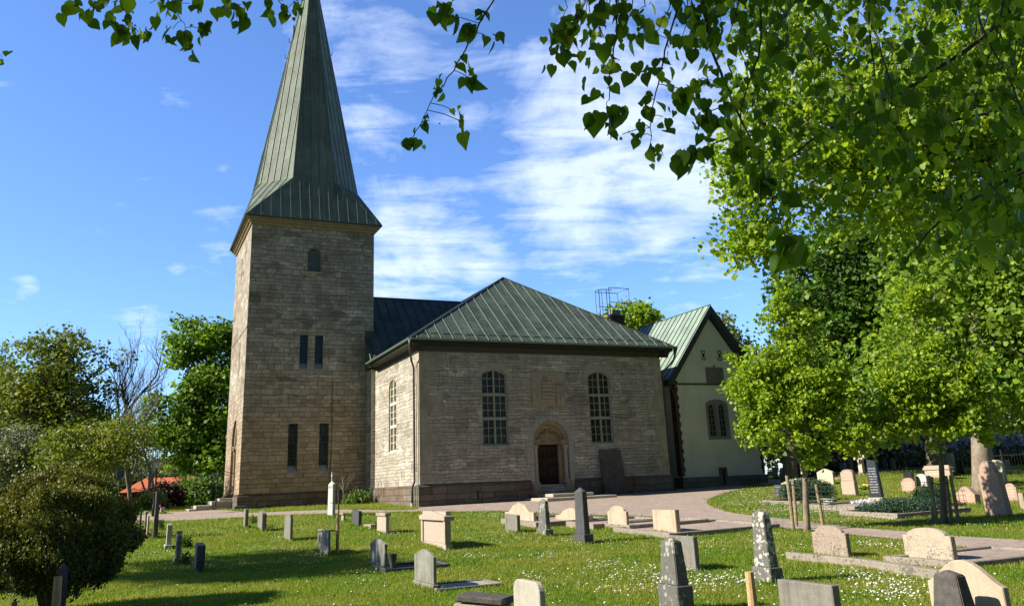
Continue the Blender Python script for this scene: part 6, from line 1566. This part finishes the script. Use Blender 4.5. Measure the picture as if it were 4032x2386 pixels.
# ------------------------------------------------------------------ grass and daisies
def grass():
    rng = np.random.default_rng(3); PP, SS = [], []
    for (d0, d1, n, s) in ((9.2, 14, 120000, .042), (14, 20, 130000, .05), (20, 30, 120000, .06), (30, 56, 90000, .09)):
        y = np.sqrt(rng.uniform(d0**2, d1**2, n)); x = rng.uniform(-.68, .68, n)*y
        PP.append(np.stack([x, y], 1)); SS.append(np.full(n, s))
    P = np.concatenate(PP); S = np.concatenate(SS); m_ = np.ones(len(P), bool)
    jt = rng.normal(size=P.shape)*.10
    for poly in no_grass: m_ &= ~inside(P[:, 0]+jt[:, 0], P[:, 1]+jt[:, 1]*1.5, poly)
    P, S = P[m_], S[m_]; n = len(P)
    ring = []
    for root, Ps, wd_, th_, h_ in stones:      # longer tufts the mower leaves round every stone
        o_ = Vector((root.location.x, root.location.y, 0)); m_r = int(170*(wd_+th_))
        for _ in range(m_r):
            q = rng.uniform(0, 2*(wd_+th_)); lx, ly = (q, -.03) if q < wd_ else ((wd_+.03, q-wd_) if q < wd_+th_ else ((q-wd_-th_, th_+.03) if q < 2*wd_+th_ else (-.03, q-2*wd_-th_)))
            c_, s__ = math.cos(SR_), math.sin(SR_); ring.append((o_.x+lx*c_-ly*s__+rng.normal()*.03, o_.y+lx*s__+ly*c_+rng.normal()*.03))
    ring = np.array(ring); P = np.concatenate([P, ring]); S = np.concatenate([S, np.clip(.075+ring[:, 1]*.001, .07, .11)]); n = len(P)
    z = np.array([hgt(b, a) for a, b in P])
    pat = np.sin(P[:, 0]*2.1+np.sin(P[:, 1]*1.7)*1.3)*np.sin(P[:, 1]*1.9+1)+rng.normal(size=n)*.5
    S = S*np.clip(1+.28*pat, .45, 1.7)
    V3 = np.stack([P[:, 0], P[:, 1], z-.004], 1); lean = rng.normal(size=(n, 3))*np.array([.4, .4, 0]); az = rng.uniform(0, 2*PI, n)
    Wd = np.stack([np.cos(az), np.sin(az), np.zeros(n)], 1)*(S*.17)[:, None]
    T = V3+(lean+np.array([0, 0, 1]))*S[:, None]
    V = np.stack([V3-Wd, V3+Wd, T], 1).reshape(-1, 3); Fa = np.arange(3*n).reshape(-1, 3)
    tag(npmesh('grass', V, Fa, GRASSM), 'short green lawn grass between the graves', 'grass', kind='stuff')
grass()
def daisies():
    rng = np.random.default_rng(17); PP = []
    def patch(px, py, rx, ry, n):
        n = int(n*.62); u = rng.normal(size=(n, 2)); PP.append(np.stack([px+u[:, 0]*rx, py+u[:, 1]*ry], 1))
    for a in ((2700, 2290, 90, 26, 430), (2480, 2270, 120, 20, 190), (2400, 2225, 50, 10, 110), (2150, 2188, 45, 8, 110), (2120, 2272, 45, 6, 70), (2900, 2290, 70, 14, 170), (2420, 2325, 60, 8, 60), (3480, 2300, 110, 26, 300), (3540, 2345, 70, 22, 200), (3350, 2262, 80, 12, 90),
              (2020, 2098, 40, 5, 80), (1560, 2101, 40, 4, 90), (1135, 2130, 20, 5, 45), (1260, 2186, 22, 6, 60), (1130, 2166, 70, 7, 90), (1220, 2222, 70, 8, 90), (1480, 2240, 60, 8, 60), (1480, 2290, 130, 18, 60), (1830, 2195, 60, 10, 90), (2310, 2136, 50, 6, 90), (2550, 2128, 120, 14, 40), (760, 2240, 60, 18, 90), (640, 2178, 60, 10, 90), (900, 2250, 90, 20, 70),
              (1930, 2030, 60, 6, 120), (1980, 2125, 80, 8, 90), (1700, 2100, 200, 30, 160), (3010, 1985, 90, 8, 420), (2950, 1950, 60, 14, 300), (3250, 2020, 110, 10, 420), (3480, 2050, 120, 12, 300), (3130, 2010, 80, 8, 260), (3050, 1925, 60, 6, 120), (3450, 2140, 60, 10, 80), (3520, 2155, 60, 8, 90), (3150, 2170, 60, 14, 80), (3350, 2000, 40, 8, 60), (2850, 2150, 80, 20, 60), (3600, 2190, 60, 10, 30), (4000, 2170, 60, 6, 40), (2240, 2070, 60, 8, 60), (3000, 2110, 60, 20, 50), (3420, 1960, 180, 22, 160), (3800, 2060, 60, 10, 60), (3700, 1950, 60, 14, 60), (1100, 2075, 160, 18, 90), (3300, 1880, 60, 5, 90)):
        patch(*a)
    u = rng.uniform(size=(500, 2)); PP.append(np.stack([u[:, 0]*4032, 2030+u[:, 1]**.8*400], 1))
    Q = np.concatenate(PP); W = []
    for a, b in Q:
        if b > 1885 - (a-2016)*.035 + 12:
            g_ = G(a, b)
            if g_.y < 60: W.append((g_.x+rng.normal()*.12, g_.y+rng.normal()*.25))
    W = np.array(W); m_ = np.ones(len(W), bool)
    for poly in no_grass: m_ &= ~inside(W[:, 0], W[:, 1], poly)
    W = W[m_]; n = len(W); V3 = np.stack([W[:, 0], W[:, 1], np.array([hgt(b, a) for a, b in W])+rng.uniform(.035, .065, n)], 1)
    az = np.linspace(0, 2*PI, 7)[:-1]; t_ = np.concatenate([[[0, 0, .25]], np.stack([np.cos(az), np.sin(az), np.zeros(6)], 1)]); f_ = np.array([(0, i, i % 6+1) for i in range(1, 7)])
    S = rng.uniform(.009, .016, n)*(1+np.clip(W[:, 1]-24, 0, 30)*.018)
    leaves('daisies', V3, rdir(rng, n)*np.array([1, 1, .3]), rdir(rng, n)*.35+np.array([-.25, -.25, 1]), S, (t_, f_), DAISY)
    tag(bpy.data.objects['daisies'], 'white daisies scattered over the lawn', 'flowers', kind='stuff')
daisies()
